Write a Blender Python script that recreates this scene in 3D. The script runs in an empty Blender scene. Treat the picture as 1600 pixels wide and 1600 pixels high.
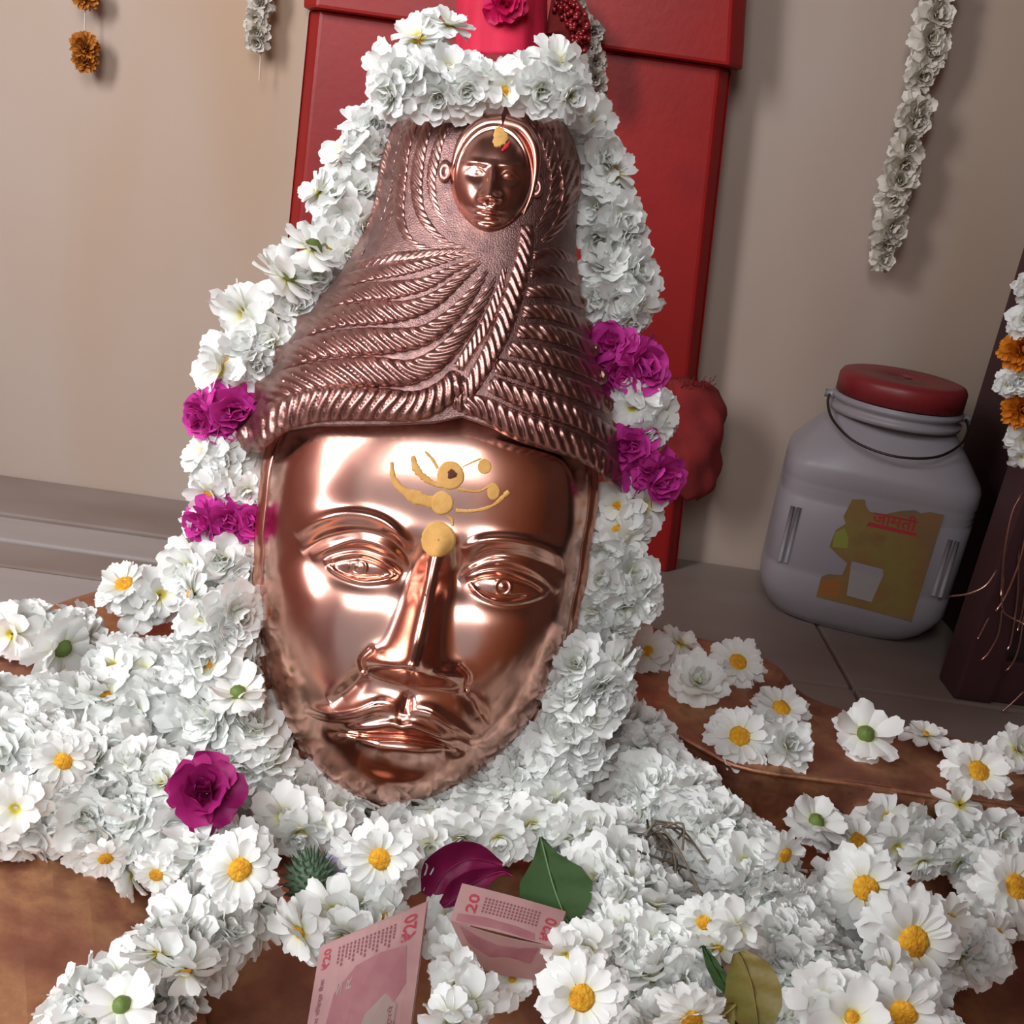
import bpy, bmesh, math, random
import numpy as np
from mathutils import Vector, Matrix, Quaternion

R_ = math.radians
scene = bpy.context.scene
COL = scene.collection
rng = random.Random(7)

# ------------------------------------------------------------------ camera
FPX = 1500.0
PITCH, ROLL = R_(20), R_(8)
CAM = Vector((0, 0, 0.47))
FWD = Vector((0, math.cos(PITCH), -math.sin(PITCH)))
_R0 = Vector((1, 0, 0)); _U0 = Vector((0, math.sin(PITCH), math.cos(PITCH)))
RGT = _R0 * math.cos(ROLL) + _U0 * math.sin(ROLL)
UPV = -_R0 * math.sin(ROLL) + _U0 * math.cos(ROLL)
cam_d = bpy.data.cameras.new('camera'); cam = bpy.data.objects.new('camera', cam_d); COL.objects.link(cam)
cam_d.sensor_width = 36; cam_d.lens = 36 * FPX / 1600; cam_d.clip_start = 0.02
m = Matrix((RGT, UPV, -FWD)).transposed().to_4x4(); m.translation = CAM
cam.matrix_world = m
scene.camera = cam

# ------------------------------------------------------------------ world, lights, exposure
w = bpy.data.worlds.new('sky_world'); scene.world = w; w.use_nodes = True
w.node_tree.nodes['Background'].inputs[0].default_value = (0.80, 0.88, 1.0, 1)
w.node_tree.nodes['Background'].inputs[1].default_value = 0.4
scene.view_settings.view_transform = 'Standard'
scene.view_settings.look = 'None'
scene.view_settings.gamma = 1.0
scene.view_settings.use_curve_mapping = False
scene.view_settings.exposure = 0.3

def area(name, loc, target, sx, sy, power, col):
    d = bpy.data.lights.new(name, 'AREA'); d.shape = 'RECTANGLE'; d.size = sx; d.size_y = sy
    d.energy = power; d.color = col
    o = bpy.data.objects.new(name, d); COL.objects.link(o)
    o.location = loc
    o.rotation_euler = (Vector(target) - Vector(loc)).to_track_quat('-Z', 'Y').to_euler()
    return o
# daylight falling in through the open doorway behind the camera (its unseen right jamb is set there to shade the far right corner)
# and an added area lamp out of view by the solid left wall (the mask and its garlands shade the corner behind them)
area('doorway_daylight', (-0.10, -1.25, 1.66), (-0.10, 0.7, 0.40), 1.40, 1.20, 40, (0.98, 0.99, 1.0))
area('added_left_light', (-1.16, -0.03, 0.80), (0.10, 0.85, 0.15), 0.36, 1.15, 27, (0.97, 0.98, 1.0))  # added side light, there is no window opening here

# ------------------------------------------------------------------ helpers
def P(px, py, d):
    return CAM + FWD * d + RGT * ((px - 800) / FPX * d) - UPV * ((py - 800) / FPX * d)
def RAY(px, py):
    return (FWD + RGT * ((px - 800) / FPX) - UPV * ((py - 800) / FPX))
def G(px, py, z):
    r = RAY(px, py); return CAM + r * ((z - CAM.z) / r.z)
def GY(px, py, y):
    r = RAY(px, py); return CAM + r * ((y - CAM.y) / r.y)
def depth(p):
    return (Vector(p) - CAM).dot(FWD)

def nodes_of(name):
    mt = bpy.data.materials.new(name); mt.use_nodes = True
    nt = mt.node_tree; return mt, nt, nt.nodes['Principled BSDF']
def lk(nt, a, b): nt.links.new(a, b)
def ramp(nt, fac, stops):
    r = nt.nodes.new('ShaderNodeValToRGB'); e = r.color_ramp.elements
    while len(e) < len(stops): e.new(0.5)
    for k, (p, c) in enumerate(stops):
        e[k].position = p; e[k].color = (*c, 1)
    lk(nt, fac, r.inputs[0]); return r
def noise(nt, scale, detail=3, coord='Object', rough=0.55, stretch=None):
    tc = nt.nodes.new('ShaderNodeTexCoord'); n = nt.nodes.new('ShaderNodeTexNoise')
    n.inputs['Scale'].default_value = scale; n.inputs['Detail'].default_value = detail
    n.inputs['Roughness'].default_value = rough
    if stretch:
        mp = nt.nodes.new('ShaderNodeMapping'); mp.inputs['Scale'].default_value = stretch
        lk(nt, tc.outputs[coord], mp.inputs[0]); lk(nt, mp.outputs[0], n.inputs['Vector'])
    else:
        lk(nt, tc.outputs[coord], n.inputs['Vector'])
    return n
def bump(nt, bsdf, height, strength, dist=0.002):
    b = nt.nodes.new('ShaderNodeBump'); b.inputs['Strength'].default_value = strength
    b.inputs['Distance'].default_value = dist
    lk(nt, height, b.inputs['Height']); lk(nt, b.outputs[0], bsdf.inputs['Normal'])
def mat(name, stops, scale=8, rough=0.6, metal=0.0, bmp=0.0, bscale=60, bdist=0.002, detail=3, stretch=None, spec=0.5, coat=0.0, brough=0.55):
    mt, nt, b = nodes_of(name)
    if len(stops) == 1:
        stops = [(0.0, tuple(c * 0.92 for c in stops[0])), (1.0, tuple(min(1, c * 1.08) for c in stops[0]))]
    n = noise(nt, scale, detail, stretch=stretch)
    r = ramp(nt, n.outputs['Fac'], stops); lk(nt, r.outputs[0], b.inputs['Base Color'])
    b.inputs['Roughness'].default_value = rough; b.inputs['Metallic'].default_value = metal
    b.inputs['Specular IOR Level'].default_value = spec
    b.inputs['Coat Weight'].default_value = coat
    if bmp:
        n2 = noise(nt, bscale, 4, rough=brough); bump(nt, b, n2.outputs['Fac'], bmp, bdist)
    return mt

def link_mesh(name, verts, faces, material, parent=None, smooth=True):
    me = bpy.data.meshes.new(name)
    off = parent.get('_w') if parent is not None else None
    if parent is not None:
        base = world_base(parent)
        verts = [(v[0] - base[0], v[1] - base[1], v[2] - base[2]) for v in verts]
    me.from_pydata([tuple(map(float, v)) for v in verts], [], [tuple(map(int, f)) for f in faces])
    if smooth:
        me.polygons.foreach_set('use_smooth', [True] * len(me.polygons))
    me.materials.append(material); me.update()
    o = bpy.data.objects.new(name, me); COL.objects.link(o)
    if parent is not None: o.parent = parent
    return o
def world_base(o):
    p = Vector((0, 0, 0))
    while o is not None:
        p = p + o.location; o = o.parent
    return p
def tag(o, label=None, cat=None, group=None, kind=None):
    if label: o['label'] = label
    if cat: o['category'] = cat
    if group: o['group'] = group
    if kind: o['kind'] = kind
    return o
def thing(name, loc, label, cat, group=None):
    o = bpy.data.objects.new(name, None); COL.objects.link(o); o.location = loc
    o.empty_display_size = 0.02
    return tag(o, label, cat, group)
def grid_faces(n, mm, close_n=False, close_m=False):
    f = []
    for i in range(n if close_n else n - 1):
        i2 = (i + 1) % n
        for j in range(mm if close_m else mm - 1):
            j2 = (j + 1) % mm
            f.append((i * mm + j, i2 * mm + j, i2 * mm + j2, i * mm + j2))
    return f
def bm_obj(name, bm, material, parent=None, smooth=False):
    bmesh.ops.recalc_face_normals(bm, faces=bm.faces)
    vs = [v.co.copy() for v in bm.verts]; bm.verts.index_update()
    fs = [[v.index for v in f.verts] for f in bm.faces]; bm.free()
    return link_mesh(name, vs, fs, material, parent, smooth)
def box_bm(x0, x1, y0, y1, z0, z1, bev=0.0, seg=2):
    bm = bmesh.new(); bmesh.ops.create_cube(bm, size=1)
    for v in bm.verts:
        v.co = Vector((x0 if v.co.x < 0 else x1, y0 if v.co.y < 0 else y1, z0 if v.co.z < 0 else z1))
    if bev: bmesh.ops.bevel(bm, geom=bm.edges[:], offset=bev, segments=seg, affect='EDGES', profile=0.6)
    return bm
def prism(name, pts, thick, material, parent=None, bev=0.0, smooth=False):
    """closed outline of 3-D points (top face), extruded down by thick (float or list)"""
    bm = bmesh.new(); n = len(pts)
    t = [bm.verts.new(p) for p in pts]
    b = [bm.verts.new((p[0], p[1], p[2] - thick)) for p in pts]
    bm.faces.new(t); bm.faces.new(b[::-1])
    for i in range(n): bm.faces.new((t[i], b[i], b[(i + 1) % n], t[(i + 1) % n]))
    if bev:
        es = [e for e in bm.edges if len(e.link_faces) == 2]
        bmesh.ops.bevel(bm, geom=es, offset=bev, segments=2, affect='EDGES', profile=0.6)
    bmesh.ops.triangulate(bm, faces=[f for f in bm.faces if len(f.verts) > 4])
    return bm_obj(name, bm, material, parent, smooth)
def spline(pts, n):
    pts = np.array(pts, float); k = len(pts)
    ext = np.vstack([2 * pts[0] - pts[1], pts, 2 * pts[-1] - pts[-2]])
    seg = np.linalg.norm(np.diff(pts, axis=0), axis=1); cum = np.concatenate([[0], np.cumsum(seg)])
    out = []
    for s in np.linspace(0, cum[-1], n):
        i = min(max(np.searchsorted(cum, s) - 1, 0), k - 2)
        t = (s - cum[i]) / max(seg[i], 1e-9)
        p0, p1, p2, p3 = ext[i], ext[i + 1], ext[i + 2], ext[i + 3]
        out.append(0.5 * (2 * p1 + (p2 - p0) * t + (2 * p0 - 5 * p1 + 4 * p2 - p3) * t * t + (3 * p1 - p0 - 3 * p2 + p3) * t ** 3))
    return np.array(out)
def plen(pts):
    return float(np.sum(np.linalg.norm(np.diff(np.array(pts, float), axis=0), axis=1)))
def tube_vf(path, rad, nseg=8, cap=True):
    path = [Vector(p) for p in path]; n = len(path)
    rads = rad if hasattr(rad, '__len__') else [rad] * n
    vs = []; ref = Vector((0.3, 0.2, 0.93))
    for i, p in enumerate(path):
        t = (path[min(i + 1, n - 1)] - path[max(i - 1, 0)]).normalized()
        a = t.cross(ref)
        if a.length < 1e-4: a = t.cross(Vector((1, 0, 0)))
        a.normalize(); b = t.cross(a)
        for k in range(nseg):
            an = 2 * math.pi * k / nseg
            vs.append(p + (a * math.cos(an) + b * math.sin(an)) * rads[i])
    fs = grid_faces(n, nseg, close_m=True)
    if cap:
        fs.append(tuple(range(nseg))[::-1]); fs.append(tuple((n - 1) * nseg + k for k in range(nseg)))
    return vs, fs
def tube(name, path, rad, material, parent=None, nseg=8):
    v, f = tube_vf(path, rad, nseg); return link_mesh(name, v, f, material, parent)
def text_tris(s):
    """flat letters as (verts 2-D normalised to height 1 and starting at 0, faces, width)"""
    cu = bpy.data.curves.new('lettering', 'FONT'); cu.body = s; cu.size = 1.0; cu.resolution_u = 2; cu.offset = 0.018
    o = bpy.data.objects.new('lettering', cu); COL.objects.link(o)
    dg = bpy.context.evaluated_depsgraph_get(); me = o.evaluated_get(dg).to_mesh()
    vs = [(v.co.x, v.co.y) for v in me.vertices]; fs = [tuple(p.vertices) for p in me.polygons]
    o.evaluated_get(dg).to_mesh_clear(); bpy.data.objects.remove(o); bpy.data.curves.remove(cu)
    if not vs: return [], [], 0
    a = np.array(vs); mn = a.min(0); h = a.max(0)[1] - mn[1]
    a = (a - mn) / h
    return a, fs, a[:, 0].max()

# ------------------------------------------------------------------ materials
M = {}
M['wall'] = mat('plaster_wall', [(0.30, (0.37, 0.27, 0.215)), (0.52, (0.42, 0.34, 0.285)), (0.75, (0.40, 0.275, 0.185))], scale=2.2, rough=0.75, bmp=0.12, bscale=30, bdist=0.003, stretch=(1, 1, 0.35))
M['wall_room'] = mat('plaster_room', [(0.20, 0.15, 0.13)], scale=3, rough=0.8)
M['wall_warm'] = mat('plaster_warm', [(0.80, 0.42, 0.22)], scale=3, rough=0.8)
M['wall_dark'] = mat('plaster_dark', [(0.14, 0.075, 0.06)], scale=3, rough=0.8)
M['wall_lilac'] = mat('plaster_lilac', [(0.40, 0.33, 0.37)], scale=3, rough=0.8)
M['wall_pink'] = mat('plaster_pink', [(0.50, 0.24, 0.20)], scale=3, rough=0.8)
M['marble'] = mat('grey_marble', [(0.3, (0.30, 0.265, 0.25)), (0.6, (0.36, 0.32, 0.31)), (0.8, (0.29, 0.24, 0.22))], scale=3.5, rough=0.4, stretch=(0.6, 3, 1))
M['marble_dark'] = mat('brown_marble', [(0.3, (0.20, 0.15, 0.125)), (0.6, (0.27, 0.22, 0.20)), (0.8, (0.17, 0.12, 0.10))], scale=3.0, rough=0.4, stretch=(1, 2, 1))
M['red'] = mat('red_enamel', [(0.25, (0.21, 0.010, 0.010)), (0.6, (0.29, 0.012, 0.011)), (0.85, (0.17, 0.010, 0.016))], scale=5, rough=0.42, bmp=0.2, bscale=90, bdist=0.0015, spec=0.35)
M['maroon'] = mat('maroon_paint', [(0.055, 0.020, 0.024)], scale=6, rough=0.45, bmp=0.15, bscale=40)
M['darkpanel'] = mat('dark_panel', [(0.035, 0.028, 0.028)], scale=6, rough=0.35)
M['redcloth'] = mat('red_cloth', [(0.3, (0.15, 0.009, 0.009)), (0.7, (0.24, 0.014, 0.014))], scale=30, rough=0.9, bmp=0.5, bscale=300, bdist=0.001)
M['crimson'] = mat('crimson_cloth', [(0.3, (0.42, 0.004, 0.03)), (0.7, (0.58, 0.006, 0.05))], scale=15, rough=0.75, bmp=0.3, bscale=200, bdist=0.001)
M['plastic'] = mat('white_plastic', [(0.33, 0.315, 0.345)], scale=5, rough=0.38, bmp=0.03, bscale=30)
M['lid'] = mat('red_plastic', [(0.24, 0.022, 0.026)], scale=5, rough=0.4)
M['wire'] = mat('dark_wire', [(0.06, 0.05, 0.05)], scale=5, rough=0.4, metal=0.8)
M['label'] = mat('jar_label_paper', [(0.30, (0.17, 0.13, 0.09)), (0.48, (0.25, 0.14, 0.05)), (0.62, (0.24, 0.19, 0.05)), (0.8, (0.20, 0.08, 0.035))], scale=14, rough=0.6)
M['label_green'] = mat('label_green', [(0.27, 0.30, 0.05)], scale=30, rough=0.6)
M['label_red'] = mat('label_red', [(0.42, 0.03, 0.04)], scale=30, rough=0.6)
M['label_grey'] = mat('label_grey', [(0.35, 0.34, 0.33)], scale=30, rough=0.6)
M['label_orange'] = mat('label_orange', [(0.34, 0.13, 0.03)], scale=30, rough=0.6)
M['paste'] = mat('yellow_paste', [(0.3, (0.50, 0.26, 0.06)), (0.7, (0.62, 0.36, 0.11))], scale=120, rough=0.85, bmp=0.4, bscale=600, bdist=0.0006)
M['kumkum'] = mat('red_kumkum', [(0.45, 0.02, 0.03)], scale=90, rough=0.9)
M['paste_dark'] = mat('dark_paste', [(0.08, 0.025, 0.012)], scale=90, rough=0.9)
M['leaf'] = mat('green_leaf', [(0.030, 0.066, 0.018)], scale=25, rough=0.65, spec=0.2, bmp=0.2, bscale=120)
M['leaf_olive'] = mat('olive_leaf', [(0.3, (0.12, 0.12, 0.02)), (0.7, (0.21, 0.13, 0.035))], scale=25, rough=0.5, bmp=0.2, bscale=120)
M['calyx'] = mat('green_calyx', [(0.11, 0.17, 0.03)], scale=40, rough=0.6)
M['thistle'] = mat('grey_green_spiky_fruit', [(0.09, 0.15, 0.09)], scale=40, rough=0.7)
M['twig'] = mat('dry_twig', [(0.14, 0.11, 0.08)], scale=40, rough=0.8)
M['string'] = mat('thread', [(0.55, 0.48, 0.40)], scale=40, rough=0.8)
M['tinsel'] = mat('copper_tinsel', [(0.80, 0.55, 0.50)], scale=40, rough=0.25, metal=1.0)
M['note'] = mat('banknote_paper', [(0.3, (0.29, 0.145, 0.145)), (0.55, (0.37, 0.215, 0.205)), (0.8, (0.28, 0.13, 0.14))], scale=22, rough=0.7)
M['note_ink'] = mat('red_ink', [(0.34, 0.035, 0.055)], scale=80, rough=0.8)
M['note_ink2'] = mat('dark_pink_ink', [(0.20, 0.06, 0.075)], scale=80, rough=0.8)
M['note_wash'] = mat('pink_wash_ink', [(0.3, (0.25, 0.085, 0.10)), (0.7, (0.31, 0.14, 0.15))], scale=60, rough=0.8)
M['note_pale'] = mat('pale_wash_ink', [(0.29, 0.21, 0.19)], scale=60, rough=0.8)

def copper(name, stops, rough, scale=6, bmp=0.0, bscale=40, bdist=0.001, r2=None):
    mt, nt, b = nodes_of(name)
    n = noise(nt, scale, 4); r = ramp(nt, n.outputs['Fac'], stops); lk(nt, r.outputs[0], b.inputs['Base Color'])
    b.inputs['Metallic'].default_value = 1.0
    if r2:
        n3 = noise(nt, scale * 2.3, 4); mr = nt.nodes.new('ShaderNodeMapRange')
        mr.inputs['From Min'].default_value = 0.3; mr.inputs['From Max'].default_value = 0.7
        mr.inputs['To Min'].default_value = rough; mr.inputs['To Max'].default_value = r2
        lk(nt, n3.outputs['Fac'], mr.inputs['Value']); lk(nt, mr.outputs[0], b.inputs['Roughness'])
    else: b.inputs['Roughness'].default_value = rough
    if bmp:
        n2 = noise(nt, bscale, 4); bump(nt, b, n2.outputs['Fac'], bmp, bdist)
    return mt
M['copper_face'] = copper('polished_copper', [(0.3, (0.66, 0.34, 0.26)), (0.7, (0.72, 0.41, 0.325))], 0.18, scale=14, r2=0.23)
M['copper_hair'] = copper('antiqued_copper', [(0.3, (0.34, 0.185, 0.17)), (0.7, (0.47, 0.27, 0.235))], 0.30, scale=60, bmp=0.25, bscale=500, bdist=0.0006, r2=0.42)
M['copper_hairbase'] = copper('stippled_copper', [(0.3, (0.22, 0.13, 0.125)), (0.7, (0.38, 0.225, 0.205))], 0.42, scale=120, bmp=0.7, bscale=900, bdist=0.0008)
M['copper_small'] = copper('dark_polished_copper', [(0.3, (0.56, 0.28, 0.22)), (0.7, (0.66, 0.36, 0.29))], 0.24, scale=30)
M['copper_sheet'] = copper('worn_copper_sheet', [(0.32, (0.34, 0.145, 0.10)), (0.47, (0.46, 0.21, 0.14)), (0.60, (0.62, 0.34, 0.19)), (0.70, (0.42, 0.185, 0.125))], 0.44, scale=19, bmp=0.5, bscale=34, bdist=0.004, r2=0.62)

def petal_mat(name, tip, mid, base, r0, r1, trans=0.25, rough=0.6):
    """petal colour by distance from the flower's heart (petals are yellow-green at the base)"""
    mt, nt, b = nodes_of(name)
    tc = nt.nodes.new('ShaderNodeTexCoord'); ln = nt.nodes.new('ShaderNodeVectorMath'); ln.operation = 'LENGTH'
    lk(nt, tc.outputs['Object'], ln.inputs[0])
    r = ramp(nt, ln.outputs['Value'], [(r0 * 0.6, base), (r0, mid), (r1, tip)])
    oi = nt.nodes.new('ShaderNodeObjectInfo')
    hs = nt.nodes.new('ShaderNodeHueSaturation')
    mr = nt.nodes.new('ShaderNodeMapRange'); mr.inputs['To Min'].default_value = 0.88; mr.inputs['To Max'].default_value = 1.04
    lk(nt, oi.outputs['Random'], mr.inputs['Value']); lk(nt, mr.outputs[0], hs.inputs['Value'])
    lk(nt, r.outputs[0], hs.inputs['Color']); lk(nt, hs.outputs[0], b.inputs['Base Color'])
    b.inputs['Roughness'].default_value = rough; b.inputs['Specular IOR Level'].default_value = 0.25
    tr = nt.nodes.new('ShaderNodeBsdfTranslucent'); lk(nt, hs.outputs[0], tr.inputs['Color'])
    mx = nt.nodes.new('ShaderNodeMixShader'); mx.inputs[0].default_value = trans
    lk(nt, b.outputs[0], mx.inputs[1]); lk(nt, tr.outputs[0], mx.inputs[2])
    lk(nt, mx.outputs[0], nt.nodes['Material Output'].inputs['Surface'])
    return mt
M['white_petal'] = petal_mat('white_petal', (0.90, 0.92, 0.90), (0.86, 0.87, 0.70), (0.72, 0.62, 0.08), 0.27, 0.5, 0.32)
M['dry_petal'] = petal_mat('dry_white_petal', (0.70, 0.66, 0.58), (0.55, 0.50, 0.36), (0.25, 0.2, 0.1), 0.3, 0.6, 0.1)
M['grey_petal'] = petal_mat('withered_petal', (0.36, 0.32, 0.28), (0.28, 0.24, 0.20), (0.12, 0.1, 0.07), 0.3, 0.6, 0.05)
M['rose_petal'] = petal_mat('magenta_rose_petal', (0.62, 0.050, 0.36), (0.52, 0.030, 0.27), (0.36, 0.018, 0.14), 0.3, 0.8, 0.2, 0.5)
M['rose_dark'] = petal_mat('deep_magenta_petal', (0.36, 0.014, 0.15), (0.30, 0.011, 0.12), (0.22, 0.01, 0.07), 0.3, 0.8, 0.15, 0.5)
M['crimson_petal'] = petal_mat('crimson_petal', (0.55, 0.008, 0.09), (0.46, 0.006, 0.06), (0.3, 0.004, 0.03), 0.3, 0.8, 0.15, 0.5)
M['marigold'] = petal_mat('orange_marigold_petal', (0.78, 0.27, 0.02), (0.66, 0.20, 0.015), (0.4, 0.10, 0.01), 0.4, 0.9, 0.15)
M['marigold_dry'] = petal_mat('dried_marigold_petal', (0.50, 0.19, 0.03), (0.42, 0.15, 0.02), (0.3, 0.09, 0.01), 0.4, 0.9, 0.05)
M['beads'] = mat('dark_red_beads', [(0.25, 0.008, 0.015)], scale=40, rough=0.18, spec=0.8)
M['disc'] = mat('yellow_flower_disc', [(0.3, (0.58, 0.22, 0.008)), (0.7, (0.78, 0.44, 0.02))], scale=9, rough=0.85, bmp=0.35, bscale=14, bdist=0.05)
M['lilac'] = petal_mat('lilac_petal', (0.42, 0.36, 0.50), (0.4, 0.35, 0.45), (0.3, 0.3, 0.3), 0.3, 0.8, 0.2)

# ------------------------------------------------------------------ the room
FL = -0.05                       # marble floor
YW = 1.332                       # back wall, right of the pillar
YWL = 1.287                      # back wall, left of the pillar (thicker plaster)
def struct(name, bm, material):
    return tag(bm_obj(name, bm, material), kind='structure')
struct('wall_back_left', box_bm(-1.30, 0.10, YWL, YW + 0.05, FL - 0.1, 2.3), M['wall'])
struct('wall_back', box_bm(-1.30, 1.40, YW, YW + 0.1, FL - 0.1, 2.3), M['wall'])
struct('wall_left', box_bm(-1.30, -1.20, -0.32, YW + 0.1, FL - 0.1, 2.3), M['wall_pink'])
struct('wall_right', box_bm(1.30, 1.40, -0.32, YW + 0.1, FL - 0.1, 2.3), M['wall_dark'])
struct('ceiling', box_bm(-1.72, 1.40, -0.32, YW + 0.1, 2.3, 2.4), M['wall_room'])
struct('wall_front_left_unseen', box_bm(-1.30, -0.55, -0.32, -0.20, FL - 0.1, 2.3), M['wall_lilac'])  # unseen jamb, brought in to narrow the daylight and tint the mask's reflections
struct('wall_front_right_unseen', box_bm(0.03, 1.40, -0.32, -0.20, FL - 0.1, 2.3), M['wall_warm'])  # unseen jamb, added this close to block light from the back right corner
struct('wall_front_lintel', box_bm(-0.55, 0.03, -0.32, -0.20, 2.05, 2.3), M['wall_lilac'])
floor = struct('floor', box_bm(-1.72, 1.40, -1.7, YW + 0.1, FL - 0.1, FL - 0.012), M['marble_dark'])
# marble slabs of the floor, laid with open joints
def slab(x0, x1, y0, y1, z1, key):
    return bm_obj('marble_slab', box_bm(x0, x1, y0, y1, FL - 0.0125, z1, 0.003), M[key], floor)
g = 0.002
for a, b in ((-1.195, -0.75), (-0.75, -0.16)):
    slab(a + g, b - g, 1.155, YWL - g, FL + 0.0, 'marble_dark')
    slab(a + g, b - g, 1.085, 1.155 - 2 * g, FL - 0.004, 'marble')
    slab(a + g, b - g, 1.02, 1.085 - 2 * g, FL - 0.006, 'marble_dark')
    slab(a + g, b - g, 0.93, 1.02 - 2 * g, FL - 0.007, 'marble')
    slab(a + g, b - g, 0.40, 0.93 - 2 * g, FL - 0.008, 'marble')
for a, b in ((-0.16, 0.105), (0.105, 0.42), (0.42, 0.80), (0.80, 1.295)):
    slab(a + g, b - g, 1.00, (YW if a > .1 else YWL) - g, FL, 'marble_dark')
    slab(a + g, b - g, 0.40, 1.00 - 2 * g, FL, 'marble_dark')

# ------------------------------------------------------------------ red pillar behind the mask
pr = G(1058, 897, FL)
pf = pr.y                                       # front face
def pil_x(px, py, y=None): return GY(px, py, y if y else pf)
xLb = pil_x(404, 805).x; xRb = pr.x; zb = pil_x(1140, 106).z
xLt = pil_x(478, 30).x; xRt = pil_x(1146, 106).x
pillar = thing('red_pillar', ((xLb + xRb) / 2, pf, FL), 'glossy red painted pillar against the wall behind the copper mask', 'pillar')
def chamfer_bm(xb0, xb1, xt0, xt1, y0, y1, z0, z1, c):
    bm = bmesh.new()
    ol = lambda x0, x1: [(x0, y1), (x0, y0 + c), (x0 + c, y0), (x1 - c, y0), (x1, y0 + c), (x1, y1)]
    lo = [bm.verts.new((x, y, z0)) for x, y in ol(xb0, xb1)]; hi = [bm.verts.new((x, y, z1)) for x, y in ol(xt0, xt1)]
    bm.faces.new(lo[::-1]); bm.faces.new(hi)
    for i in range(6): bm.faces.new((lo[i], lo[(i + 1) % 6], hi[(i + 1) % 6], hi[i]))
    bmesh.ops.bevel(bm, geom=[e for e in bm.edges], offset=0.004, segments=2, affect='EDGES', profile=0.6)
    return bm
bm_obj('shaft', chamfer_bm(xLb, xRb, xLt, xRt, pf, YWL - 0.001, FL + 0.0005, zb, 0.016), M['red'], pillar)
xh0 = pil_x(1166, 104, pf - .02).x; xh1 = pil_x(1172, 0, pf - .02).x; zh1 = pil_x(1172, 0, pf - .02).z
kx = (xh1 - xh0) / (zh1 - zb)
bm_obj('head_block', chamfer_bm(xLt - .004, xh0, xLt - .004 - .0, xh0 + kx * .5, pf - 0.02, YWL - 0.001, zb, zb + 0.5, 0.020), M['red'], pillar)

# ------------------------------------------------------------------ dark cabinet at the right edge
c0 = G(1490, 1093, FL)
cab = thing('wooden_cabinet', c0, 'dark maroon wooden cabinet at the right edge beside the white jar', 'cabinet')
cx, cy = c0.x, c0.y
bm_obj('stile', box_bm(cx, cx + 0.045, cy, cy + 0.05, FL + 0.0005, 1.45, 0.004), M['maroon'], cab)
bm_obj('bottom_rail', box_bm(cx + 0.045, 1.28, cy + 0.006, cy + 0.05, FL + 0.0005, FL + 0.055, 0.003), M['maroon'], cab)
bm_obj('front_panel', box_bm(cx + 0.04, 1.28, cy + 0.018, cy + 0.03, FL + 0.05, 1.45), M['darkpanel'], cab)
bm_obj('side_panel', box_bm(cx + 0.074, cx + 0.09, cy + 0.03, YW - 0.002, FL + 0.0005, 1.45), M['maroon'], cab)

# ------------------------------------------------------------------ copper base (tray with raised flange)
base = thing('copper_tray', G(700, 1350, FL), 'hammered copper tray with raised flange lying under the flowers', 'tray')
def GP(pts, z): return [G(px, py, z) for px, py in pts]
ZF = 0.055                                       # flange height
# floor of the basin
prism('basin_floor', GP([(-250, 1050), (330, 1010), (960, 1060), (1150, 1180), (1750, 1330), (2000, 1800), (800, 2100), (-500, 1900)], 0.0), 0.012, M['copper_sheet'], base)
# right flange: inner edge then outer edge
fin = [(930, 1040), (985, 1090), (1040, 1135), (1100, 1172), (1170, 1202), (1350, 1227), (1600, 1265), (1800, 1292)]
fout = [(960, 965), (1040, 985), (1110, 1002), (1170, 1018), (1215, 1042), (1290, 1100), (1600, 1178), (1800, 1215)]
def strip_solid(name, A, B, zlo, material, parent, n=40, crown=0.0, nb=5, wob=0.0):
    """solid flange between two 3-D edge curves, walls down to zlo on both sides"""
    A = spline([tuple(p) for p in A], n); B = spline([tuple(p) for p in B], n)
    V = []; 
    for i in range(n):
        row = [np.array([A[i][0], A[i][1], zlo])]
        for k in range(nb + 1):
            t = k / nb; p = A[i] * (1 - t) + B[i] * t
            p = p + np.array([0, 0, crown * math.sin(math.pi * t) + wob * math.sin(i * 0.9 + k * 1.7)])
            row.append(p)
        row.append(np.array([B[i][0], B[i][1], FL + 0.0005]))
        V += row
    mrow = nb + 3
    F = grid_faces(n, mrow)
    F.append(tuple(range(mrow))); F.append(tuple((n - 1) * mrow + k for k in range(mrow))[::-1])
    return link_mesh(name, V, F, material, parent, smooth=False)
strip_solid('flange', GP(fin, ZF), GP(fout, ZF - 0.012), -0.005, M['copper_sheet'], base, crown=0.004, wob=0.0006)
tube('flange_lip', spline([tuple(p) for p in GP(fin, ZF)], 50), 0.0025, M['copper_sheet'], base, 6)
# left flange
lin = [(420, 905), (300, 1000), (260, 1130), (270, 1300), (300, 1460), (330, 1650), (340, 1800)]
lout = [(330, 880), (118, 932), (20, 985), (-120, 1080), (-230, 1300), (-260, 1550), (-260, 1800)]
strip_solid('flange', GP(lin, 0.012), GP(lout, 0.03), -0.005, M['copper_sheet'], base, crown=0.012, nb=10, wob=0.0008)
# channel step on the right
prism('spout_floor', GP([(1180, 1352), (1560, 1366), (1800, 1380), (1900, 1640), (1500, 1640), (1300, 1500)], 0.008), 0.0078, M['copper_sheet'], base, bev=0.0015)

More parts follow.
